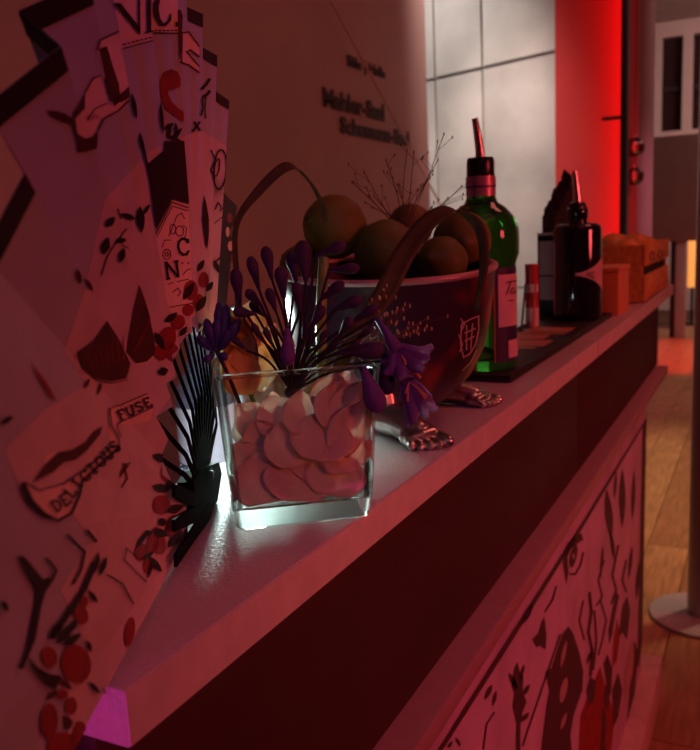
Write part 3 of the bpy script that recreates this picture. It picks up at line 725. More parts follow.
DARKB += [oval(76, 668, 4, 6), oval(66, 725, 4, 5), leaf(56, 676, 70, 690, 6), leaf(44, 700, 56, 690, 6), leaf(60, 716, 72, 724, 6)]
BLK += [oval(146, 533, 4, 3), leaf(134, 548, 146, 530, 5), leaf(138, 560, 152, 552, 5), leaf(150, 560, 146, 578, 4), stroke([(132, 556), (124, 548), (122, 560), (136, 574), (144, 582)], 1.0), stroke([(105, 575), (120, 584), (131, 604)], 1.4), stroke([(100, 688), (107, 702)], 1.2)]
for lst, mt, lift in ((PALE, m_inkp, .0003), (DARKB, m_inkd, .0006), (REDI, m_inkr, .0008), (BLK, m_black, .0011), (LET, m_black, .0012)):
    for e in lst: fan_print(e, mt, lift, 'printed_letter' if lst is LET else 'printed_motif', cut=lst is LET)

# ================================================================== GLASS VASE AND FLOWERS
vu, vv = Vector((.6, -.8, 0)), Vector((.8, .6, 0)); vc = Vector((.4300, .2580, ZT))
HV, HB, HT = .091, .0395, .0455
vase = empty('glass_vase', vc, 'clear square tapered glass vase with thick base, filled with pale petals', 'vase')
def ring_sq(half, z, rad, n=4):
    out = []
    for q in range(4):
        cx, cy = [(1, 1), (-1, 1), (-1, -1), (1, -1)][q]
        for k in range(n+1):
            a = math.radians(q*90+90*k/n); x = cx*(half-rad)+rad*math.cos(a); y = cy*(half-rad)+rad*math.sin(a)
            out.append(vc+vu*x+vv*y+Vector((0, 0, z)))
    return out
def loft(rings, cap0=True, cap1=True):
    bm = bmesh.new(); R_ = [[bm.verts.new(p) for p in r] for r in rings]; n = len(R_[0])
    for A, B in zip(R_, R_[1:]):
        for i in range(n): bm.faces.new((A[i], A[(i+1) % n], B[(i+1) % n], B[i]))
    if cap0: bm.faces.new(list(reversed(R_[0])))
    if cap1: bm.faces.new(R_[-1])
    bmesh.ops.recalc_face_normals(bm, faces=bm.faces); return bm
def half_at(z): return HB+(HT-HB)*z/HV
def mixed_glass(name, fac):
    m = bpy.data.materials.new(name); m.use_nodes = True; nt = m.node_tree; nt.nodes.clear()
    out = nt.nodes.new('ShaderNodeOutputMaterial'); mix = nt.nodes.new('ShaderNodeMixShader'); mix.inputs[0].default_value = fac
    tr = nt.nodes.new('ShaderNodeBsdfTransparent'); gl = nt.nodes.new('ShaderNodeBsdfGlass'); gl.inputs['IOR'].default_value = 1.5
    gl.inputs['Roughness'].default_value = .0; nz = nt.nodes.new('ShaderNodeTexNoise'); nz.inputs['Scale'].default_value = 45
    bp = nt.nodes.new('ShaderNodeBump'); bp.inputs['Strength'].default_value = .04; bp.inputs['Distance'].default_value = .002
    nt.links.new(nz.outputs['Fac'], bp.inputs['Height']); nt.links.new(bp.outputs[0], gl.inputs['Normal'])
    gl.inputs['Color'].default_value = (.97, 1, .985, 1); tr.inputs[0].default_value = (.97, 1, .985, 1)
    nt.links.new(tr.outputs[0], mix.inputs[1]); nt.links.new(gl.outputs[0], mix.inputs[2]); nt.links.new(mix.outputs[0], out.inputs[0]); return m
m_glass = mixed_glass('thick_glass', .6); m_glass2 = mixed_glass('edge_glass', .45)
m_thin = thin_glass('thin_glass')
WT = .0035
put('base', loft([ring_sq(HB-.002, 0, .004), ring_sq(HB, .002, .005), ring_sq(half_at(.0125), .0125, .005), ring_sq(half_at(.0125)-.004, .0128, .004), ring_sq(half_at(.01)-.010, .0105, .004), ring_sq(.008, .0092, .004)]), m_glass, vase, True, 50)
for sx, sy in ((1, 1), (-1, 1), (-1, -1), (1, -1)):   # thick rounded corners of the glass
    pts = []
    for k in range(7):
        z = .0126+(HV-.0126)*k/6; h = half_at(z)-WT*.62; pts.append(vc+vu*h*sx+vv*h*sy+Vector((0, 0, z)))
    put('corner', bm_tube(pts, [.0030]*7, 12), m_glass2, vase, True, 80)
for dx, dy in ((1, 0), (-1, 0), (0, 1), (0, -1)):      # four walls
    bm = bmesh.new(); g = []
    for z in (.0126, HV):
        h = half_at(z); w = h-WT*1.45
        for off in (0, WT):
            for t in (-1, 1): g.append(bm.verts.new(vc+vu*(dx*(h-off)+dy*t*w)+vv*(dy*(h-off)+dx*t*w)+Vector((0, 0, z))))
    for f in ((0, 1, 5, 4), (2, 6, 7, 3), (0, 4, 6, 2), (1, 3, 7, 5), (4, 5, 7, 6), (0, 2, 3, 1)): bm.faces.new([g[i] for i in f])
    bmesh.ops.recalc_face_normals(bm, faces=bm.faces); put('wall', bm, m_thin, vase)
put('rim', bm_tube([vc+vu*(HT-WT*.5)*a+vv*(HT-WT*.5)*b+Vector((0, 0, HV)) for a, b in ((-1, -1), (0, -1), (1, -1), (1, 0), (1, 1), (0, 1), (-1, 1), (-1, 0), (-1, -1))], .0017, 10), m_glass2, vase, True, 80)

m_petal = M('pale_petal', (.86, .52, .42), .6, 0, .08, 60, .05, sss=.2)
bunch = empty('petal_cluster', vc+Vector((0, 0, .013)), 'cluster of pale pinkish white petals packed inside the glass vase', 'flower')
random.seed(3)
def in_vase(p):
    z = max(.016, min(.086, p.z-ZT)); q = p-vc; lim = half_at(z)-.0125
    return vc+vu*max(-lim, min(lim, q.dot(vu)))+vv*max(-lim, min(lim, q.dot(vv)))+Vector((0, 0, z))
PET = [(262, 478, 62, 44, -10, .478), (300, 480, 70, 46, 5, .474), (338, 476, 60, 42, 10, .478), (356, 455, 34, 52, 70, .480), (246, 462, 40, 44, -40, .482),
       (288, 444, 56, 42, -15, .482), (322, 436, 60, 46, 8, .480), (350, 426, 40, 50, 30, .484), (262, 440, 44, 40, -30, .488), (305, 412, 52, 40, 0, .486),
       (336, 405, 50, 42, 15, .486), (276, 416, 44, 38, -25, .490), (358, 400, 30, 44, 40, .488), (252, 420, 36, 40, -50, .494), (328, 390, 44, 34, 0, .492),
       (312, 462, 48, 30, 0, .488), (345, 388, 36, 30, 20, .496)]
for px, py, w, h, rot, d in PET:
    c = in_vase(at(px, py, d+.006)); a = math.radians(rot)
    up = -DOWN*math.cos(a)+RIGHT*math.sin(a); n = (TOCAM+RIGHT*rnd(-.15, .75)+DOWN*rnd(-.55, .2))
    k = d/FPX*1.08; put('petal', bm_petal(c, n, up, w*k, h*k*1.1, rnd(.02, .14), rnd(-.12, .25), k=10), m_petal, bunch, True, 180)
for i in range(26):
    c = in_vase(vc+vu*rnd(-.025, .025)+vv*rnd(-.008, .026)+Vector((0, 0, rnd(.022, .055))))
    n = Vector((rnd(-1, 1), rnd(-1, 1), rnd(-.2, 1))); put('petal', bm_petal(c, n, Vector((rnd(-1, 1), rnd(-1, 1), rnd(-1, 1))), rnd(.022, .03), rnd(.02, .028), .25, .2), m_petal, bunch, True, 180)
m_green = M('leaf_green', (.10, .16, .035), .45, 0, .2, 30, coat=.2)
m_olive = M('strap_leaf', (.075, .055, .014), .75, 0, .2, 20, stretch=(1, 1, 6))

# orange rose leaning out of the vase on the left
m_orange = M('orange_petal', (.80, .36, .08), .5, 0, .2, 40, sss=.2)
rose = empty('orange_rose', vc+vu*-.02+Vector((0, 0, .05)), 'dull orange rose bloom rising behind the left rim of the vase', 'flower')
for px, py, w, h, rot, d in ((246, 352, 44, 84, 5, .518), (235, 338, 34, 66, -20, .512), (262, 356, 36, 70, 20, .524), (250, 325, 36, 50, 10, .530), (243, 370, 40, 50, -5, .508), (228, 330, 26, 40, -35, .520)):
    a = math.radians(rot); put('petal', bm_petal(at(px, py, d), TOCAM+RIGHT*rnd(-.5, .5), -DOWN*math.cos(a)+RIGHT*math.sin(a), w*d/FPX, h*d/FPX, .45, .15), m_orange, rose, True, 180)
put('stem', bm_tube(curve_pts([in_vase(vc+vu*.004+Vector((0, 0, .03))), at(258, 410, .515), at(246, 372, .52)], 6), .0016, 8), m_green, rose, True)

# agapanthus umbel: pedicels, buds and open florets
m_purple = M('agapanthus_violet', (.11, .038, .24), .65, 0, .25, 60, sss=.15)
m_purple_d = M('agapanthus_dark', (.045, .015, .07), .7, 0, .25, 60)
m_ped = M('pedicel', (.035, .018, .030), .9, 0, .2, 60)
uc = at(292, 392, .505)
agap = empty('agapanthus', uc, 'dark violet agapanthus umbel with buds and drooping open florets above the vase', 'flower')
put('stem', bm_tube(curve_pts([in_vase(vc+vu*.006+vv*.004+Vector((0, 0, .02))), at(300, 430, .512), uc], 6), .0032, 10), m_green, agap, True)
put('umbel_hub', bm_ellipsoid(uc, (.005, .005, .004), 12, 8), m_ped, agap, True, 180)
def bud(x0, y0, x1, y1, w, d0, d1, mat=None, open_=False):
    """teardrop bud from base pixel to tip pixel"""
    A, B = at(x0, y0, d0), at(x1, y1, d1); ax = B-A; L = ax.length; r = w*.60*d0/FPX
    prof = [(0, 0), (.28*r, .02*L), (.40*r, .15*L), (.62*r, .38*L), (.95*r, .62*L), (r, .76*L), (.78*r, .90*L), (.35*r, .98*L), (0, L)]
    put('bud', xf(bm_lathe(prof, 12), Matrix.Translation(A) @ basis_from(ax).to_4x4()), mat or m_purple_d, agap, True, 180)
    mid = (uc+A)*.5+Vector((0, 0, .004))+RIGHT*rnd(-.004, .004)
    put('pedicel', bm_tube(curve_pts([uc, mid, A+ax*.03], 5), .00085, 6), m_ped, agap, True)
random.seed(11)
for a in ((240, 306, 235, 268, 11, .49, .486), (259, 290, 250, 256, 10, .492, .490), (272, 280, 265, 246, 11, .50, .50), (262, 306, 246, 290, 9, .485, .48), (256, 314, 233, 311, 10, .487, .483),
          (306, 282, 302, 240, 15, .50, .502), (296, 282, 290, 252, 11, .515, .52), (284, 300, 280, 266, 12, .485, .482), (316, 256, 346, 244, 11, .505, .505), (328, 270, 360, 268, 10, .50, .497), (320, 300, 344, 282, 10, .495, .49),
          (334, 310, 362, 298, 11, .487, .483), (352, 322, 378, 306, 10, .485, .48), (340, 335, 352, 318, 10, .478, .474), (276, 312, 268, 288, 9, .478, .474), (300, 312, 296, 282, 10, .478, .475), (268, 318, 250, 302, 9, .50, .50), (310, 330, 324, 306, 9, .475, .47), (287, 328, 288, 366, 13, .468, .462)):
    bud(*a, mat=m_purple if a[0] == 287 else None)
for px, py in ((252, 330), (262, 340), (318, 345), (330, 350), (345, 352), (272, 345), (303, 340), (356, 340), (314, 322), (246, 350), (366, 330)):
    e = at(px, py, rnd(.475, .53)); put('pedicel', bm_tube(curve_pts([uc, (uc+e)*.5+Vector((0, 0, .006)), e], 5), .0008, 6), m_ped, agap, True)
    t = e+(e-uc).normalized()*.012; put('bud', xf(bm_lathe([(0, 0), (.0008, .001), (.0018, .006), (.0022, .009), (.0012, .012), (0, .0128)], 10), Matrix.Translation(e) @ basis_from(t-e).to_4x4()), m_purple_d, agap, True, 180)
def floret(base, throat, tips, d, mat):
    A, B = at(*base, d+.012), at(*throat, d)
    f = put('floret', xf(bm_lathe([(0, 0), (.0014, .0005), (.0022, (B-A).length*.4), (.0042, (B-A).length), (.0030, (B-A).length*.97), (0, (B-A).length*.5)], 12), Matrix.Translation(A) @ basis_from(B-A).to_4x4()), mat, agap, True, 180)
    for i, (tx, ty, dd) in enumerate(tips):
        T = at(tx, ty, d+dd); mid = (B+T)*.5+(B-A).normalized()*.003
        pts = curve_pts([B-(B-A)*.15, mid, T], 6); n = len(pts)
        ws = [.0030+.0048*math.sin(math.pi*min(.97, .15+.85*k/(n-1))) for k in range(n)]
        put('petal', bm_ribbon(pts, ws, TOCAM.cross(T-B).normalized()+TOCAM*rnd(-.3, .3), .0004, .15), mat, f, True, 180)
    for k in range(4):
        T = B+(B-A).normalized()*.012+RIGHT*rnd(-.006, .006)+DOWN*rnd(-.004, .006)
        put('stamen', bm_tube([B, (B+T)*.5+Vector((0, 0, .001)), T], [.0003, .0003, .0009], 6), M('anther', (.55, .20, .12), .6), f, True)
    mid = (uc+A)*.5+Vector((0, 0, .006)); put('pedicel', bm_tube(curve_pts([uc, mid, A], 6), .0009, 6), m_ped, agap, True)
floret((376, 318), (399, 352), ((433, 346, 0), (430, 356, -.006), (424, 370, -.01), (399, 380, -.008), (384, 374, -.004), (381, 362, .004)), .475, m_purple)
floret((398, 360), (409, 382), ((406, 428, -.002), (413, 424, -.006), (427, 418, -.006), (437, 411, 0), (431, 398, .004), (398, 400, .004)), .472, m_purple)
bud(362, 366, 380, 413, 19, .470, .468, m_purple)
bud(338, 352, 386, 350, 16, .480, .478, m_purple_d)
bud(384, 345, 388, 395, 14, .485, .480, m_purple_d)
# second small head at the left, behind the ribs
hc = at(216, 350, .50)
small = empty('agapanthus_bud_cluster', hc, 'small cluster of dark blue violet buds beside the fan ribs', 'flower')
m_blue = M('dark_blue_petal', (.05, .03, .16), .45, 0, .25, 50)
for x0, y0, x1, y1, w in ((215, 352, 206, 318, 12), (216, 350, 218, 316, 12), (218, 352, 232, 326, 10), (214, 352, 197, 336, 11), (216, 354, 228, 358, 9), (214, 354, 204, 362, 9), (220, 350, 227, 304, 13), (222, 350, 240, 318, 12), (219, 350, 219, 300, 11)):
    A, B = at(x0, y0, .50), at(x1, y1, .497); r = w/2*.5/FPX; L = (B-A).length
    put('bud', xf(bm_lathe([(0, 0), (.4*r, .1*L), (.9*r, .5*L), (r, .7*L), (.5*r, .93*L), (0, L)], 10), Matrix.Translation(A) @ basis_from(B-A).to_4x4()), m_blue, small, True, 180)
put('stem', bm_tube(curve_pts([in_vase(vc-vu*.02+Vector((0, 0, .03))), at(232, 384, .50), hc], 6), .0012, 8), m_ped, small, True)
# round green stem section and strap leaves
sc = at(322, 300, .535)
tag(put('green_stalk', bm_tube(curve_pts([in_vase(vc+vu*.012+vv*.01+Vector((0, 0, .03))), at(322, 400, .53), at(321, 320, .535), at(324, 258, .54)], 8), [.0035]*25, 10), M('stalk_green', (.16, .26, .03), .4, 0, .15, 30), None, True), 'thick bright green flower stalk standing up behind the violet buds', 'stalk')
def strap(name, pix, widths, label, side, base=None):
    pts = curve_pts([at(*p) for p in pix], 9); n = len(pts)
    ws = [np.interp(i/(n-1), np.linspace(0, 1, len(widths)), widths) for i in range(n)]
    return tag(put(name, bm_ribbon(pts, ws, side, .0007, .12), m_olive, None, True, 180), label, 'leaf')
strap('strap_leaf', [(236, 372, .52), (238, 300, .53), (236, 228, .545), (258, 192, .555), (288, 166, .565), (308, 180, .575), (322, 204, .585), (326, 222, .59)], [.003, .004, .0035, .0070, .0085, .0045, .0055, .0045],
      'narrow olive strap leaf arching from the fan over to the tallest lime', lambda i: RIGHT*.75+DOWN*.65+TOCAM*.3)
strap('strap_leaf', [(330, 395, .53), (352, 340, .545), (385, 292, .56), (404, 254, .575), (428, 222, .585), (452, 209, .595), (478, 226, .60), (484, 262, .60), (476, 310, .60)], [.008, .012, .015, .016, .014, .011, .008, .007, .004],
      'broad olive strap leaf bent over the limes and hanging down the bowl', lambda i: RIGHT*.8+DOWN*.3+TOCAM*.3)

# fine dried grass
m_straw = M('dry_grass', (.10, .03, .025), .6)
m_seed = M('grass_seed', (.16, .06, .04), .6, 0, .3, 80)
m_seed2 = M('pale_grass_seed', (.50, .26, .12), .6, 0, .3, 80)
def spray(label, base, tips, d0, d1, seedmat, n_branch, seed, spread=14):
    random.seed(seed); B = at(*base, d0)
    g = empty('grass_spray', B, label, 'grass'); seeds = bmesh.new()
    for tx, ty in tips:
        d = rnd(d0, d1); T = at(tx, ty, d); mid = (B+T)*.5+RIGHT*rnd(-.004, .004)
        pts = curve_pts([B, mid, T], 6); put('stem', bm_tube(pts, [.00035]*len(pts), 5), m_straw, g)
        ends = [T]
        for k in range(n_branch):
            s = pts[int(len(pts)*rnd(.45, .95))-1]; e = s+(T-B).normalized()*rnd(.008, .02)+RIGHT*rnd(-1, 1)*spread/1000+TOCAM*rnd(-.01, .01)
            put('branchlet', bm_tube([s, (s+e)*.5+RIGHT*rnd(-.001, .001), e], [.00022]*3, 4), m_straw, g); ends.append(e)
        for e in ends: bm_ellipsoid(e, (.0007, .0007, .0015), 6, 4, seeds)
    o = put('seeds', seeds, seedmat, g, True, 180); o['kind'] = 'stuff'
spray('fine dark dried grass spray rising behind the limes', (404, 236), ((352, 182), (364, 172), (374, 196), (386, 160), (398, 186), (414, 152), (424, 186), (432, 208), (444, 134), (448, 198), (462, 186), (464, 206), (407, 150), (438, 160)), .71, .74, m_seed, 3, 5)
spray('pale speckled dried grass spray drooping before the bowl', (352, 352), ((372, 300), (384, 290), (396, 312), (410, 306), (418, 328), (404, 336), (388, 322), (428, 318), (378, 338)), .52, .56, m_seed2, 6, 9, 10)

# ================================================================== BOWL OF LIMES ON FEET
bc = Vector((.676, .299, ZT))
bowl = empty('footed_bowl', bc, 'dark glossy footed bowl with red blotches and crest, standing on metal feet', 'bowl')
def blotch_mat(name, c0, c1, scale, lo, hi, rough):
    m = bpy.data.materials.new(name); m.use_nodes = True; nt = m.node_tree; b = nt.nodes['Principled BSDF']
    tc = nt.nodes.new('ShaderNodeTexCoord'); nz = nt.nodes.new('ShaderNodeTexNoise'); nz.inputs['Scale'].default_value = scale; nz.inputs['Detail'].default_value = 2
    cr = nt.nodes.new('ShaderNodeValToRGB'); cr.color_ramp.elements[0].position = lo; cr.color_ramp.elements[1].position = hi
    cr.color_ramp.elements[0].color = (*c0, 1); cr.color_ramp.elements[1].color = (*c1, 1)
    nt.links.new(tc.outputs['Object'], nz.inputs['Vector']); nt.links.new(nz.outputs['Fac'], cr.inputs[0]); nt.links.new(cr.outputs[0], b.inputs['Base Color'])
    b.inputs['Roughness'].default_value = rough; b.inputs['Coat Weight'].default_value = .12; return m
m_bowl = blotch_mat('bowl_glaze', (.035, .012, .030), (.34, .022, .016), 17, .52, .68, .34)
m_rim = M('bowl_rim', (.50, .26, .27), .35, .2, .1, 40)
tilt = Matrix.Translation(bc) @ Matrix.Rotation(math.radians(5), 4, Vector((ROT[0, 0], ROT[1, 0], 0)).normalized()) @ Matrix.Rotation(math.radians(0), 4, 'X')
RB = .0925
prof = [(0, .012), (.030, .0125), (.044, .017), (.058, .026), (.072, .043), (.083, .066), (.0885, .093), (.0912, .115), (RB, .134)]
inner = [(RB-.004, .134), (.0872, .115), (.0845, .093), (.079, .066), (.068, .046), (.054, .031), (.03, .018), (0, .0175)]
bw = put('body', xf(bm_lathe(prof+inner, 72), tilt), m_bowl, bowl, True, 60)
put('rim', xf(bm_lathe([(RB-.0055, .1335), (RB-.001, .1325), (RB+.0022, .1345), (RB+.0022, .137), (RB-.001, .1385), (RB-.0055, .1375), (RB-.0055, .1335)], 72), tilt), m_rim, bowl, True, 180)
CR = [stroke([(461, 324), (470, 319), (478, 316), (478, 330), (475, 344), (469, 354), (463, 357), (460, 344), (461, 324)], 1.4), stroke([(464, 333), (475, 328)], 1.6), stroke([(464, 341), (474, 336)], 1.5), stroke([(466, 325), (466, 350)], 1.3), stroke([(472, 323), (470, 349)], 1.3), stroke([(460, 318), (464, 324), (461, 330)], 1.4), stroke([(458, 334), (462, 344), (459, 352)], 1.3), stroke([(476, 350), (470, 362), (462, 370)], 1.2)]
for e in CR: put('crest_line', print_on(bw, e, .0006, 4), M('crest_silver', (.55, .36, .36), .4), bw)
m_chrome = M('aged_silver', (.50, .43, .40), .30, 1, .03, 20)
def foot(heel, toe, big=1, scale=1.0):
    d = (toe-heel); d.z = 0; Lf = d.length; d.normalize(); s = Vector((d.y, -d.x, 0))*big; k = Lf/.066
    bm = bmesh.new()
    B = [(0, 0, .012, .0115), (.008, 0, .012, .0118), (.016, 0, .0125, .0115), (.024, .0, .0118, .0115), (.032, -.001, .010, .0110), (.040, -.001, .0082, .0098), (.040, -.007, .0075, .0080), (.041, .007, .0065, .0070), (.047, -.008, .0065, .0070), (.048, .001, .0060, .0066), (.047, .0085, .0055, .0058),
         (.001, 0, .024, .0105), (-.002, 0, .034, .0110), (-.005, 0, .044, .0125)]
    toes = [(-.0120, .0660, .0044), (-.0044, .0655, .0033), (.0020, .0635, .0031), (.0080, .0605, .0030), (.0134, .0565, .0027)]
    for ty, tx, r in toes:
        for q in range(10):
            t = q/9; B.append((.049+(tx-.049-r)*t, ty*(.85+.15*t), r*1.25*(1-t)+r*t+(.0012*math.sin(t*3)), r*(1.0 if q in (0, 1, 2, 9, 8, 7) else .93)))
    D = []
    for (a, b) in zip(B[:11], B[1:11]):
        if math.dist(a[:3], b[:3]) < .012: D += [tuple(a[i]+(b[i]-a[i])*t for i in range(4)) for t in (.33, .66)]
    for (a, b) in zip(B[11:13], B[12:14]): D += [tuple(a[i]+(b[i]-a[i])*t for i in range(4)) for t in (.33, .66)]
    D += [(.001, 0, .018, .011)]
    for x, y, z, r in B+D: bm_ellipsoid(heel+d*x*k+s*y*k+Vector((0, 0, z*k)), (r*k,)*3, 12, 8, bm)
    me = bpy.data.meshes.new('t'); bm.to_mesh(me); bm.free(); o = bpy.data.objects.new('t', me); COL.objects.link(o)
    md = o.modifiers.new('r', 'REMESH'); md.mode = 'VOXEL'; md.voxel_size = .00075
    bpy.context.view_layer.update(); me2 = bpy.data.meshes.new_from_object(o.evaluated_get(bpy.context.evaluated_depsgraph_get()))
    bpy.data.objects.remove(o); bm = bmesh.new(); bm.from_mesh(me2); bpy.data.meshes.remove(me2)
    for _ in range(9): bmesh.ops.smooth_vert(bm, verts=bm.verts, factor=.5, use_axis_x=True, use_axis_y=True, use_axis_z=True)
    for v in bm.verts: v.co.z = max(v.co.z, ZT+.0003)
    f = put('foot', bm, m_chrome, bowl, True, 180); f['label'] = 'silver metal bare foot with five toes'
foot(on_z(386, 434, ZT), on_z(438, 452, ZT), 1)
foot(on_z(436, 403, ZT), on_z(507, 406, ZT)+Vector((-.004, .006, 0)), 1)
foot(Vector((.705, .315, ZT)), Vector((.722, .358, ZT)), -1)

m_lime = M('lime_skin', (.125, .14, .014), .58, 0, .35, 16, .12)
m_lime2 = M('lime_skin_ripe', (.165, .145, .014), .58, 0, .35, 16, .12)
m_pip = M('lime_stem_end', (.10, .07, .02), .7)
random.seed(21)
LIMES = [(335, 227, 33, .715, 'tallest lime heaped on the left of the bowl, under a leaf tip'), (386, 252, 33, .705, 'lime in the middle of the bowl, crossed by the broad strap leaf'),
         (304, 268, 25, .74, 'lime low at the bowl rim beside the upright violet buds'), (442, 262, 26.5, .700, 'smaller lime against the front rim of the bowl'),
         (462, 241, 30, .75, 'large lime at the bowl edge nearest the green bottle'), (410, 226, 23, .77, 'half-hidden lime at the back of the heap')]
HID = [(k, bc+Vector((.043*math.cos(1.2566*k+.4), .043*math.sin(1.2566*k+.4), .094)), .0265) for k in range(5)]
LL = [(at(px, py, d), r*d/FPX, lab) for px, py, r, d, lab in LIMES]+[(c, r, 'lime lying under the heap, almost hidden inside the bowl') for k, c, r in HID]
for c, rr, lab in LL:
    ax = Vector((rnd(-1, 1), rnd(-1, 1), rnd(-.3, .5))).normalized()
    e = empty('lime', c-Vector((0, 0, rr)), lab, 'lime', 'limes buried in the footed bowl' if 'hidden inside' in lab else 'limes heaped in the footed bowl')
    pr = [(0, -1.10), (.10, -1.085), (.20, -1.0), (.42, -.90), (.70, -.68), (.90, -.38), (.985, 0), (.90, .38), (.70, .68), (.42, .90), (.16, 1.01), (0, 1.03)]
    put('fruit', xf(bm_lathe([(a*rr, b*rr) for a, b in pr], 28), Matrix.Translation(c) @ basis_from(ax).to_4x4()), random.choice((m_lime, m_lime2)), e, True, 180)
    put('stem_end', xf(bm_lathe([(0, 1.02*rr), (.09*rr, 1.02*rr), (.07*rr, 1.06*rr), (0, 1.05*rr)], 10), Matrix.Translation(c) @ basis_from(ax).to_4x4()), m_pip, e, True)

# ================================================================== BOTTLES, MAT
ZM = ZT+.0085
mat_ = empty('bar_mat', (1.15, .29, ZT), 'long black rubber bar mat with tan lettering under the bottles', 'mat')
m_rub = M('black_rubber', (.016, .010, .012), .55, 0, .2, 200, .2)
box('mat_body', (.86, 1.52), (.240, .350), (ZT+.0002, ZT+.0055), m_rub, mat_, .001)
for y0, y1 in ((.240, .247), (.343, .350)): box('raised_edge', (.86, 1.52), (y0, y1), (ZT+.0055, ZM), m_rub, mat_, .0015)
for x0, x1 in ((.86, .867), (1.513, 1.52)): box('raised_edge', (x0, x1), (.247, .343), (ZT+.0055, ZM), m_rub, mat_, .0015)
m_tan = M('mat_print', (.50, .22, .13), .6)
x = 1.02
for w, y0, y1 in ((.05, .286, .335), (.012, .27, .335), (.06, .262, .325), (.05, .28, .336), (.014, .262, .336), (.055, .262, .33)):
    box('printed_letter', (x, x+w), (y0, y1), (ZT+.0055, ZT+.0060), m_tan, mat_, 0); x += w+.010

def place_lathe(name, prof, c, mat, parent, seg=48, ang=40): return put(name, xf(bm_lathe(prof, seg), Matrix.Translation(c)), mat, parent, True, ang)
def cyl_patch(c, r, z0, z1, a0, a1, n=24, hfun=None):
    """patch on a cylinder; angles in degrees, 0 = towards the photographer, + = to the right"""
    v = Vector((CAM[0]-c.x, CAM[1]-c.y, 0)).normalized(); s = Vector((-v.y, v.x, 0)); s = s if s.dot(RIGHT) > 0 else -s
    bm = bmesh.new(); rows = []
    for i in range(n+1):
        a = a0+(a1-a0)*i/n; p = c+r*(v*math.cos(math.radians(a))+s*math.sin(math.radians(a))); u, w = (z0, z1) if not hfun else hfun(i/n, a)
        rows.append((bm.verts.new((p.x, p.y, u)), bm.verts.new((p.x, p.y, w))))
    for A, B in zip(rows, rows[1:]): bm.faces.new((A[0], B[0], B[1], A[1]))
    return bm
gb = Vector((.925, .290, ZT+.0056))
gin = empty('green_bottle', gb, 'tall green glass bottle with steel pour spout standing on the bar mat', 'bottle')
m_gg = M('green_glass', (.06, .52, .05), .05, 0, .04, 10, trans=.92, ior=1.36)
gp = [(0, 0), (.034, 0), (.037, .003), (.0375, .012), (.0370, .060), (.0375, .118), (.0392, .124), (.0415, .130), (.0420, .145), (.0412, .158), (.0370, .171), (.0270, .182), (.0185, .188), (.0160, .194), (.0152, .214), (.0150, .220), (0, .220)]
gbody = place_lathe('glass', gp, gb, m_gg, gin, 56, 60)
place_lathe('neck_band', [(.0158, .195), (.0168, .195), (.0168, .203), (.0162, .2035), (.0162, .205), (.0168, .2055), (.0168, .217), (.0158, .217)], gb, M('neck_foil', (.62, .30, .36), .35, .3), gin)
place_lathe('neck_stripe', [(.0166, .2045), (.0172, .2045), (.0172, .2065), (.0166, .2065)], gb, M('neck_stripe_ink', (.12, .05, .20), .4), gin)
place_lathe('collar', [(0, .220), (.0145, .220), (.0152, .2175), (.0156, .219), (.0154, .234), (.0140, .2375), (0, .2380)], gb, M('collar_black', (.012, .012, .012), .3), gin)
m_steel = M('pour_spout_steel', (.70, .50, .48), .22, 1, .05, 30)
def spout(parent, c, z, lean, h, r):
    pts = [c+Vector((0, 0, z)), c+Vector((0, 0, z+h*.25))+lean*.15, c+Vector((0, 0, z+h*.7))+lean*.65, c+Vector((0, 0, z+h))+lean*1.1]
    put('pour_spout', bm_tube(curve_pts(pts, 5), list(np.linspace(r, r*.62, 16)), 14), m_steel, parent, True, 60)
spout(gin, gb, .237, RIGHT*-.005, .043, .0056)
m_lblue = M('label_navy', (.035, .020, .075), .5); m_lpink = M('label_blush', (.74, .50, .50), .55); m_gold = M('label_gold', (.55, .30, .08), .35, .6)
lb = put('navy_label', cyl_patch(gb, .0382, gb.z+.010, gb.z+.116, 16, 160), m_lblue, gin, True, 180)
lp = put('blush_label', cyl_patch(gb, .0387, gb.z+.050, gb.z+.108, 26, 152), m_lpink, gin, True, 180)
put('small_label', cyl_patch(gb, .0387, gb.z+.014, gb.z+.034, 46, 120), m_lpink, gin, True, 180)
put('gold_stripe', cyl_patch(gb, .0387, gb.z+.010, gb.z+.112, 17.5, 20), m_gold, gin, True, 180)
for e in (stroke([(505.5, 283), (510, 281.5), (516, 281)], 1.2), stroke([(510.5, 281.5), (508.5, 288), (506, 295)], 1.2), stroke([(514, 288), (511, 289), (510.2, 293), (512.5, 293), (514.2, 288.5), (513.8, 293.5), (516, 291)], .9), stroke([(508, 301), (514, 300)], .9)):
    put('script_letter', print_on(lp, e, .0003, 2), m_black, lp)

db = Vector((1.435, .284, ZT+.0056))
dark = empty('dark_bottle', db, 'squat black apothecary bottle with pale diamond label and pour spout on the mat', 'bottle')
m_bg = M('black_glass', (.012, .008, .014), .07, 0, .1, 10, coat=.5)
place_lathe('glass', [(0, 0), (.037, 0), (.0395, .003), (.040, .010), (.040, .149), (.0385, .155), (.034, .159), (.020, .161), (.0165, .163), (.0160, .168), (.0178, .170), (.0178, .184), (.0160, .1865), (0, .1865)], db, m_bg, dark, 56, 60)
place_lathe('stopper', [(0, .1862), (.0150, .1862), (.0140, .193), (.0085, .196), (0, .196)], db, M('stopper_black', (.015, .012, .012), .4), dark)
spout(dark, db, .194, RIGHT*-.004, .052, .0080)
def dia(f, a):
    h = .004+.034*(1-abs(2*f-1)**.75) if False else .002+.036*(f/.5)**1.7 if f < .5 else .002+.036*((1-f)/.5)**1.7
    return db.z+.078-h, db.z+.078+h
dl_ = put('diamond_label', cyl_patch(db, .0406, 0, 0, -4, 190, 40, dia), m_lpink, dark, True, 180)
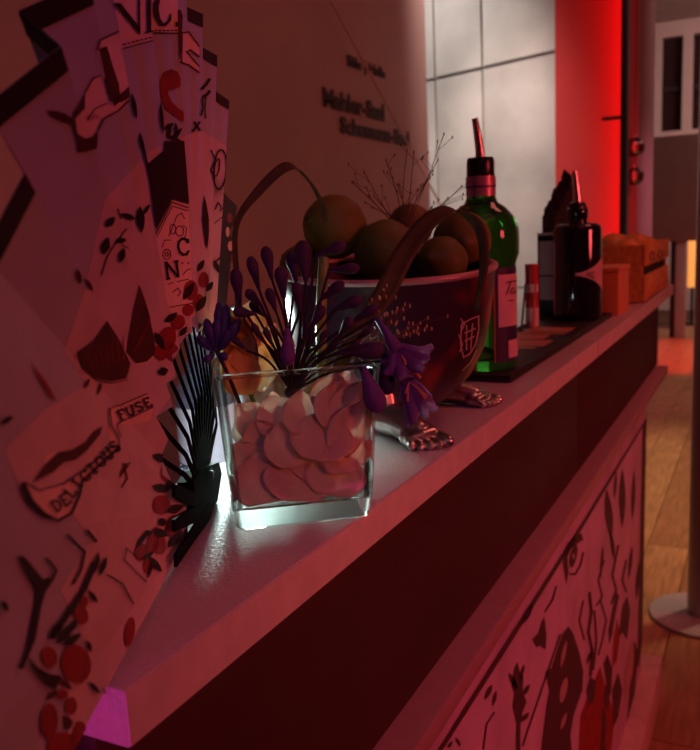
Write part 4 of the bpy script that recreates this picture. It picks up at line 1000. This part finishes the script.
for e in (letter('H', (586.5, 271.5), (3.4, 0), (0, 6), 1.0), letter('E', (591.5, 272), (2.8, 0), (0, 6), .9)): put('label_letter', print_on(dl_, e, .0003, 2), m_black, dl_)
put('neck_label', cyl_patch(db, .0404, db.z+.02, db.z+.13, -75, -62), m_lpink, dark, True, 180)

# napkin caddy with black napkins
cd = Vector((1.56, .340, ZT))
cad = empty('napkin_caddy', cd, 'black napkin caddy with pale cards on its face, behind the black bottle', 'caddy')
m_cad = M('caddy_black', (.018, .012, .016), .4)
bx0, bx1, by0, by1, bh = 1.478, 1.655, .3265, .361, .150
box('back_wall', (bx1-.004, bx1), (by0, by1), (ZT, ZT+bh), m_cad, cad, .001); box('side_wall', (bx0, bx1-.004), (by1-.004, by1), (ZT, ZT+bh), m_cad, cad, .001)
box('side_wall', (bx0, bx1-.004), (by0, by0+.004), (ZT, ZT+bh), m_cad, cad, .001); box('front_wall', (bx0-.004, bx0), (by0, by1), (ZT, ZT+bh), m_cad, cad, .001); box('bottom', (bx0, bx1-.004), (by0+.004, by1-.004), (ZT, ZT+.004), m_cad, cad, .0005)
for z0, z1 in ((.035, .076), (.079, .138)): box('card', (bx0-.0055, bx0-.0042), (by0+.002, by1-.004), (ZT+z0, ZT+z1), m_lpink, cad, 0)
put('white_lip', bm_tube([(bx0-.003, by1, ZT+bh), (bx0-.003, by0, ZT+bh), (bx1, by0, ZT+bh)], .0025, 8), M('caddy_lip', (.75, .66, .66), .4), cad, True)
m_nap = M('black_napkin', (.035, .016, .024), .85, 0, .3, 40)
for i in range(12):
    t = i/11; x = bx0+.008+t*.155; h = .196+.068*t+.006*(i % 2); ya, yb, ym = by1-.006, by0+.006, (by0+by1)/2+.006*((i % 3)-1)
    bm = bmesh.new(); p = [(ya, ZT+.006), (yb, ZT+.006), (yb, ZT+h-.016), (ym, ZT+h), (ya, ZT+h-.014)]
    A = [bm.verts.new((x, a, z)) for a, z in p]; B = [bm.verts.new((x+.010, a, z-.004)) for a, z in p]
    bm.faces.new(A); bm.faces.new(list(reversed(B)))
    for k in range(5): bm.faces.new((A[k], A[(k+1) % 5], B[(k+1) % 5], B[k]))
    bmesh.ops.recalc_face_normals(bm, faces=bm.faces); put('napkin', bm, m_nap, cad)
# striped tumbler of sticks
sc_ = Vector((1.33, .335, ZT+.0056))
tum = empty('striped_tumbler', sc_, 'slim red and white banded tumbler at the back of the mat', 'tumbler')
m_red = M('tumbler_red', (.50, .03, .03), .4); m_wh = M('tumbler_white', (.80, .68, .64), .4)
for i, (z0, z1, mm) in enumerate(((0, .030, m_wh), (.030, .055, m_red), (.055, .068, m_wh), (.068, .100, m_red))):
    place_lathe('band', [(0, z0), (.0105, z0), (.0108, z1), (0, z1)], sc_, mm, tum, 24)
for k, (q, t, rr, mt) in enumerate((((1.255, .333), (1.31, .340), .0018, m_dark), ((1.285, .322), (1.315, .325), .0016, M('stick_pink', (.6, .30, .26), .5)))):
    tag(put('stir_stick', bm_tube([(q[0], q[1], ZT+.0075), (t[0], t[1], ZT+.075)], rr, 8), mt, None, True), ['dark thin stir stick leaning on the striped tumbler', 'pinkish thin stir stick beside the striped tumbler'][k], 'stir stick')

# ================================================================== ORANGE BOX, CRATE OF FRUIT
m_card = M('orange_card', (.80, .32, .12), .6, 0, .06, 20); m_card2 = M('orange_card_dark', (.60, .10, .04), .6)
ob = empty('orange_carton', (1.60, .262, ZT), 'small plain orange card box standing before the fruit crate', 'box')
box('carton', (1.535, 1.665), (.232, .288), (ZT, ZT+.078), m_card, ob, .0015)
box('lid', (1.533, 1.667), (.2305, .2895), (ZT+.078, ZT+.086), m_card, ob, .001)
m_wood = M('crate_wood', (.78, .38, .10), .65, 0, .25, 12, .1, stretch=(1, 8, 8))
cx0, cx1, cy0, cy1, ch = 1.775, 2.235, .2165, .350, .118
crate = empty('fruit_crate', ((cx0+cx1)/2, .28, ZT), 'orange-stained slatted wooden crate heaped with citrus at the end of the bar', 'crate')
for z0, z1 in ((.004, .055), (.074, ch)):
    box('slat', (cx0, cx1), (cy0, cy0+.007), (ZT+z0, ZT+z1), m_wood, crate, .001); box('slat', (cx0, cx1), (cy1-.007, cy1), (ZT+z0, ZT+z1), m_wood, crate, .001)
box('end_board', (cx0, cx0+.009), (cy0+.007, cy1-.007), (ZT+.002, ZT+ch), m_wood, crate, .001); box('end_board', (cx1-.009, cx1), (cy0+.007, cy1-.007), (ZT+.002, ZT+ch), m_wood, crate, .001)
box('bottom_board', (cx0+.009, cx1-.009), (cy0+.007, cy1-.007), (ZT+.002, ZT+.008), m_wood, crate, .001)
for x_ in (cx0+.018, cx1-.018):
    for y_ in (cy0+.015, cy1-.015): box('corner_post', (x_-.009, x_+.009), (y_-.008, y_+.008), (ZT+.008, ZT+ch-.004), m_wood, crate, .001)
for px in (652, 660): put('stamped_mark', print_plane(stroke(oval(px, 256-(px-652)*.2, 2.2, 4), .9, True), Vector((0, cy0, 0)), (0, -1, 0), .0004), m_black, crate)
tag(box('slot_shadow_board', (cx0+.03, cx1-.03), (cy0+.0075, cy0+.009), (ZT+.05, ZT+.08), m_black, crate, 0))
m_org = M('orange_peel', (.85, .38, .05), .45, 0, .15, 20, .2); m_gr = M('green_citrus', (.16, .17, .03), .45, 0, .2, 20, .2)
FR = [(1.84, .262, .098, .036, 0, 'orange nearest the crate end, beside the green citrus'), (1.835, .322, .098, .033, 1, 'green citrus among the oranges in the crate'), (1.91, .30, .108, .036, 0, 'orange resting on top of the crate heap'), (1.99, .262, .104, .037, 0, 'orange in the middle of the crate by the front slats'),
      (2.06, .312, .104, .036, 0, 'orange at the back of the crate heap'), (2.13, .262, .096, .036, 0, 'orange near the far end of the crate'), (2.18, .318, .094, .034, 0, 'last orange in the far corner of the crate')]
for x_, y_, z_, r_, g_, lab in FR:
    e = empty('green_citrus' if g_ else 'orange', (x_, y_, ZT+z_-r_), lab, 'citrus' if g_ else 'orange', 'citrus in the crate')
    put('fruit', xf(bm_lathe([(0, -.95*r_), (.3*r_, -.93*r_), (.7*r_, -.69*r_), (.96*r_, -.25*r_), (.98*r_, .15*r_), (.75*r_, .64*r_), (.3*r_, .92*r_), (.08*r_, .93*r_), (0, .91*r_)], 24), Matrix.Translation((x_, y_, ZT+z_))), m_gr if g_ else m_org, e, True, 180)
    put('stem_end', xf(bm_lathe([(0, .90*r_), (.07*r_, .91*r_), (.05*r_, .98*r_), (0, .98*r_)], 8), Matrix.Translation((x_, y_, ZT+z_))), m_pip, e, True)
nk = empty('napkin_stack', (2.268, .245, ZT), 'small stack of white paper napkins at the bare end of the bar', 'napkins')
for i in range(5): box('napkin', (2.243+.001*(i % 2), 2.292), (.220, .275), (ZT+.0002+i*.004, ZT+.0038+i*.004), m_wh, nk, .0008)

# ================================================================== BEHIND THE BAR
ZW = ZL+.03
lampp = Vector((.694, .476, ZW))
lamp = empty('work_lamp', lampp, 'small white LED work lamp on the lower work top behind the fan', 'lamp')
m_lampb = M('lamp_grey', (.30, .30, .32), .4)
place_lathe('foot', [(0, 0), (.035, 0), (.036, .006), (.030, .010), (0, .010)], lampp, m_lampb, lamp)
put('stem', bm_tube([lampp+Vector((0, 0, .01)), lampp+Vector((.005, .004, .14)), lampp+Vector((0, 0, .248))], .004, 10), m_lampb, lamp, True)
head = lampp+Vector((0, 0, .256)); tgt = Vector((.43, .30, ZT)); hd = (tgt-head).normalized()
hb = Matrix.Translation(head) @ basis_from(hd, Vector((0, 0, 1)).cross(hd)).to_4x4()
put('head', xf(bm_lathe([(0, -.014), (.009, -.012), (.0135, -.006), (.015, .005), (.0135, .005), (.012, .0), (0, .0)], 32), hb), m_lampb, lamp, True)
put('lens', xf(bm_lathe([(0, .0012), (.0122, .0012), (.0122, .003), (0, .003)], 32), hb), M('lamp_lens_glow', (.9, 1, 1), .4, emit=(.75, 1, .97), estr=1.5), lamp, True)
_l = bpy.data.lights.new('work_lamp_light', 'AREA'); _l.shape = 'DISK'; _l.size = .026; _l.energy = .42; _l.color = (.74, 1, .94); _l.spread = math.radians(70)
wl = bpy.data.objects.new('work_lamp_light', _l); COL.objects.link(wl); wl.location = head+hd*.008; aim(wl, tgt)
_u2 = area('bottle_fill_light', (.60, .372, ZT-.028), (.74, .62, .93), .75, (.72, .88, 1), .36, .012)  # added unseen fill that brightens the clear bottle behind the ribs
cb = Vector((.765, .575, ZW))
clear = empty('clear_bottle', cb, 'clear bluish bottle with white wrap label, seen between the fan ribs', 'bottle')
place_lathe('glass', [(0, 0), (.030, 0), (.033, .004), (.033, .150), (.030, .170), (.016, .198), (.0135, .205), (.0135, .232), (0, .232)], cb, M('bluish_glass', (.55, .72, .90), .08, 0, .04, 10, trans=.85), clear)
put('wrap_label', cyl_patch(cb, .0335, cb.z+.085, cb.z+.150, -120, 120), M('wrap_label_white', (.85, .78, .80), .6), clear, True, 180)
place_lathe('cap', [(0, .232), (.015, .232), (.015, .248), (0, .249)], cb, m_wh, clear)

# glass baubles hanging before the round column
m_baub = thin_glass('bauble_glass', (.80, .50, .54), 2.4)
bcn = at(635, 150, 4.3)
for (px, py, r), lab in (((635, 147, 9.5), 'upper clear glass bauble hanging before the round column'), ((636, 176, 9), 'lower clear glass bauble hanging under the other one')):
    c = at(px, py, 4.3); c.x, c.y = bcn.x, bcn.y; rr = r*4.3/FPX
    e = empty('glass_bauble', c, lab, 'bauble', 'glass baubles by the column')
    bm = bm_ellipsoid(c, (rr, rr, rr), 24, 16); put('ball', bm, m_baub, e, True, 180)
    put('cap', xf(bm_lathe([(0, rr*.97), (rr*.25, rr*.97), (rr*.22, rr*1.16), (0, rr*1.16)], 14), Matrix.Translation(c)), m_steel, e, True)
    if py < 150: put('wire', bm_tube([c+Vector((0, 0, rr*1.15)), Vector((c.x, c.y, 3.6))], .0015, 6), m_dark, e)
    else: put('wire', bm_tube([c+Vector((0, 0, rr*1.15)), at(635, 156, 4.3)*0+Vector((c.x, c.y, at(635, 157, 4.3).z))], .0015, 6), m_dark, e)
# pale reflection streak across the hall sign, modelled as an added thin tube
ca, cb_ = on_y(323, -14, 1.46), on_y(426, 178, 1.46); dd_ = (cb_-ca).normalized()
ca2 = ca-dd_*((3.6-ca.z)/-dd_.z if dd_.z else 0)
tag(put('reflection_streak', bm_tube([ca2, cb_, cb_+dd_*((cb_.z)/-dd_.z)], .004, 8), M('streak_pale', (.62, .46, .44), .6), None, True), 'thin pale reflection streak, added as a slanting tube before the hall sign', 'reflection_streak')
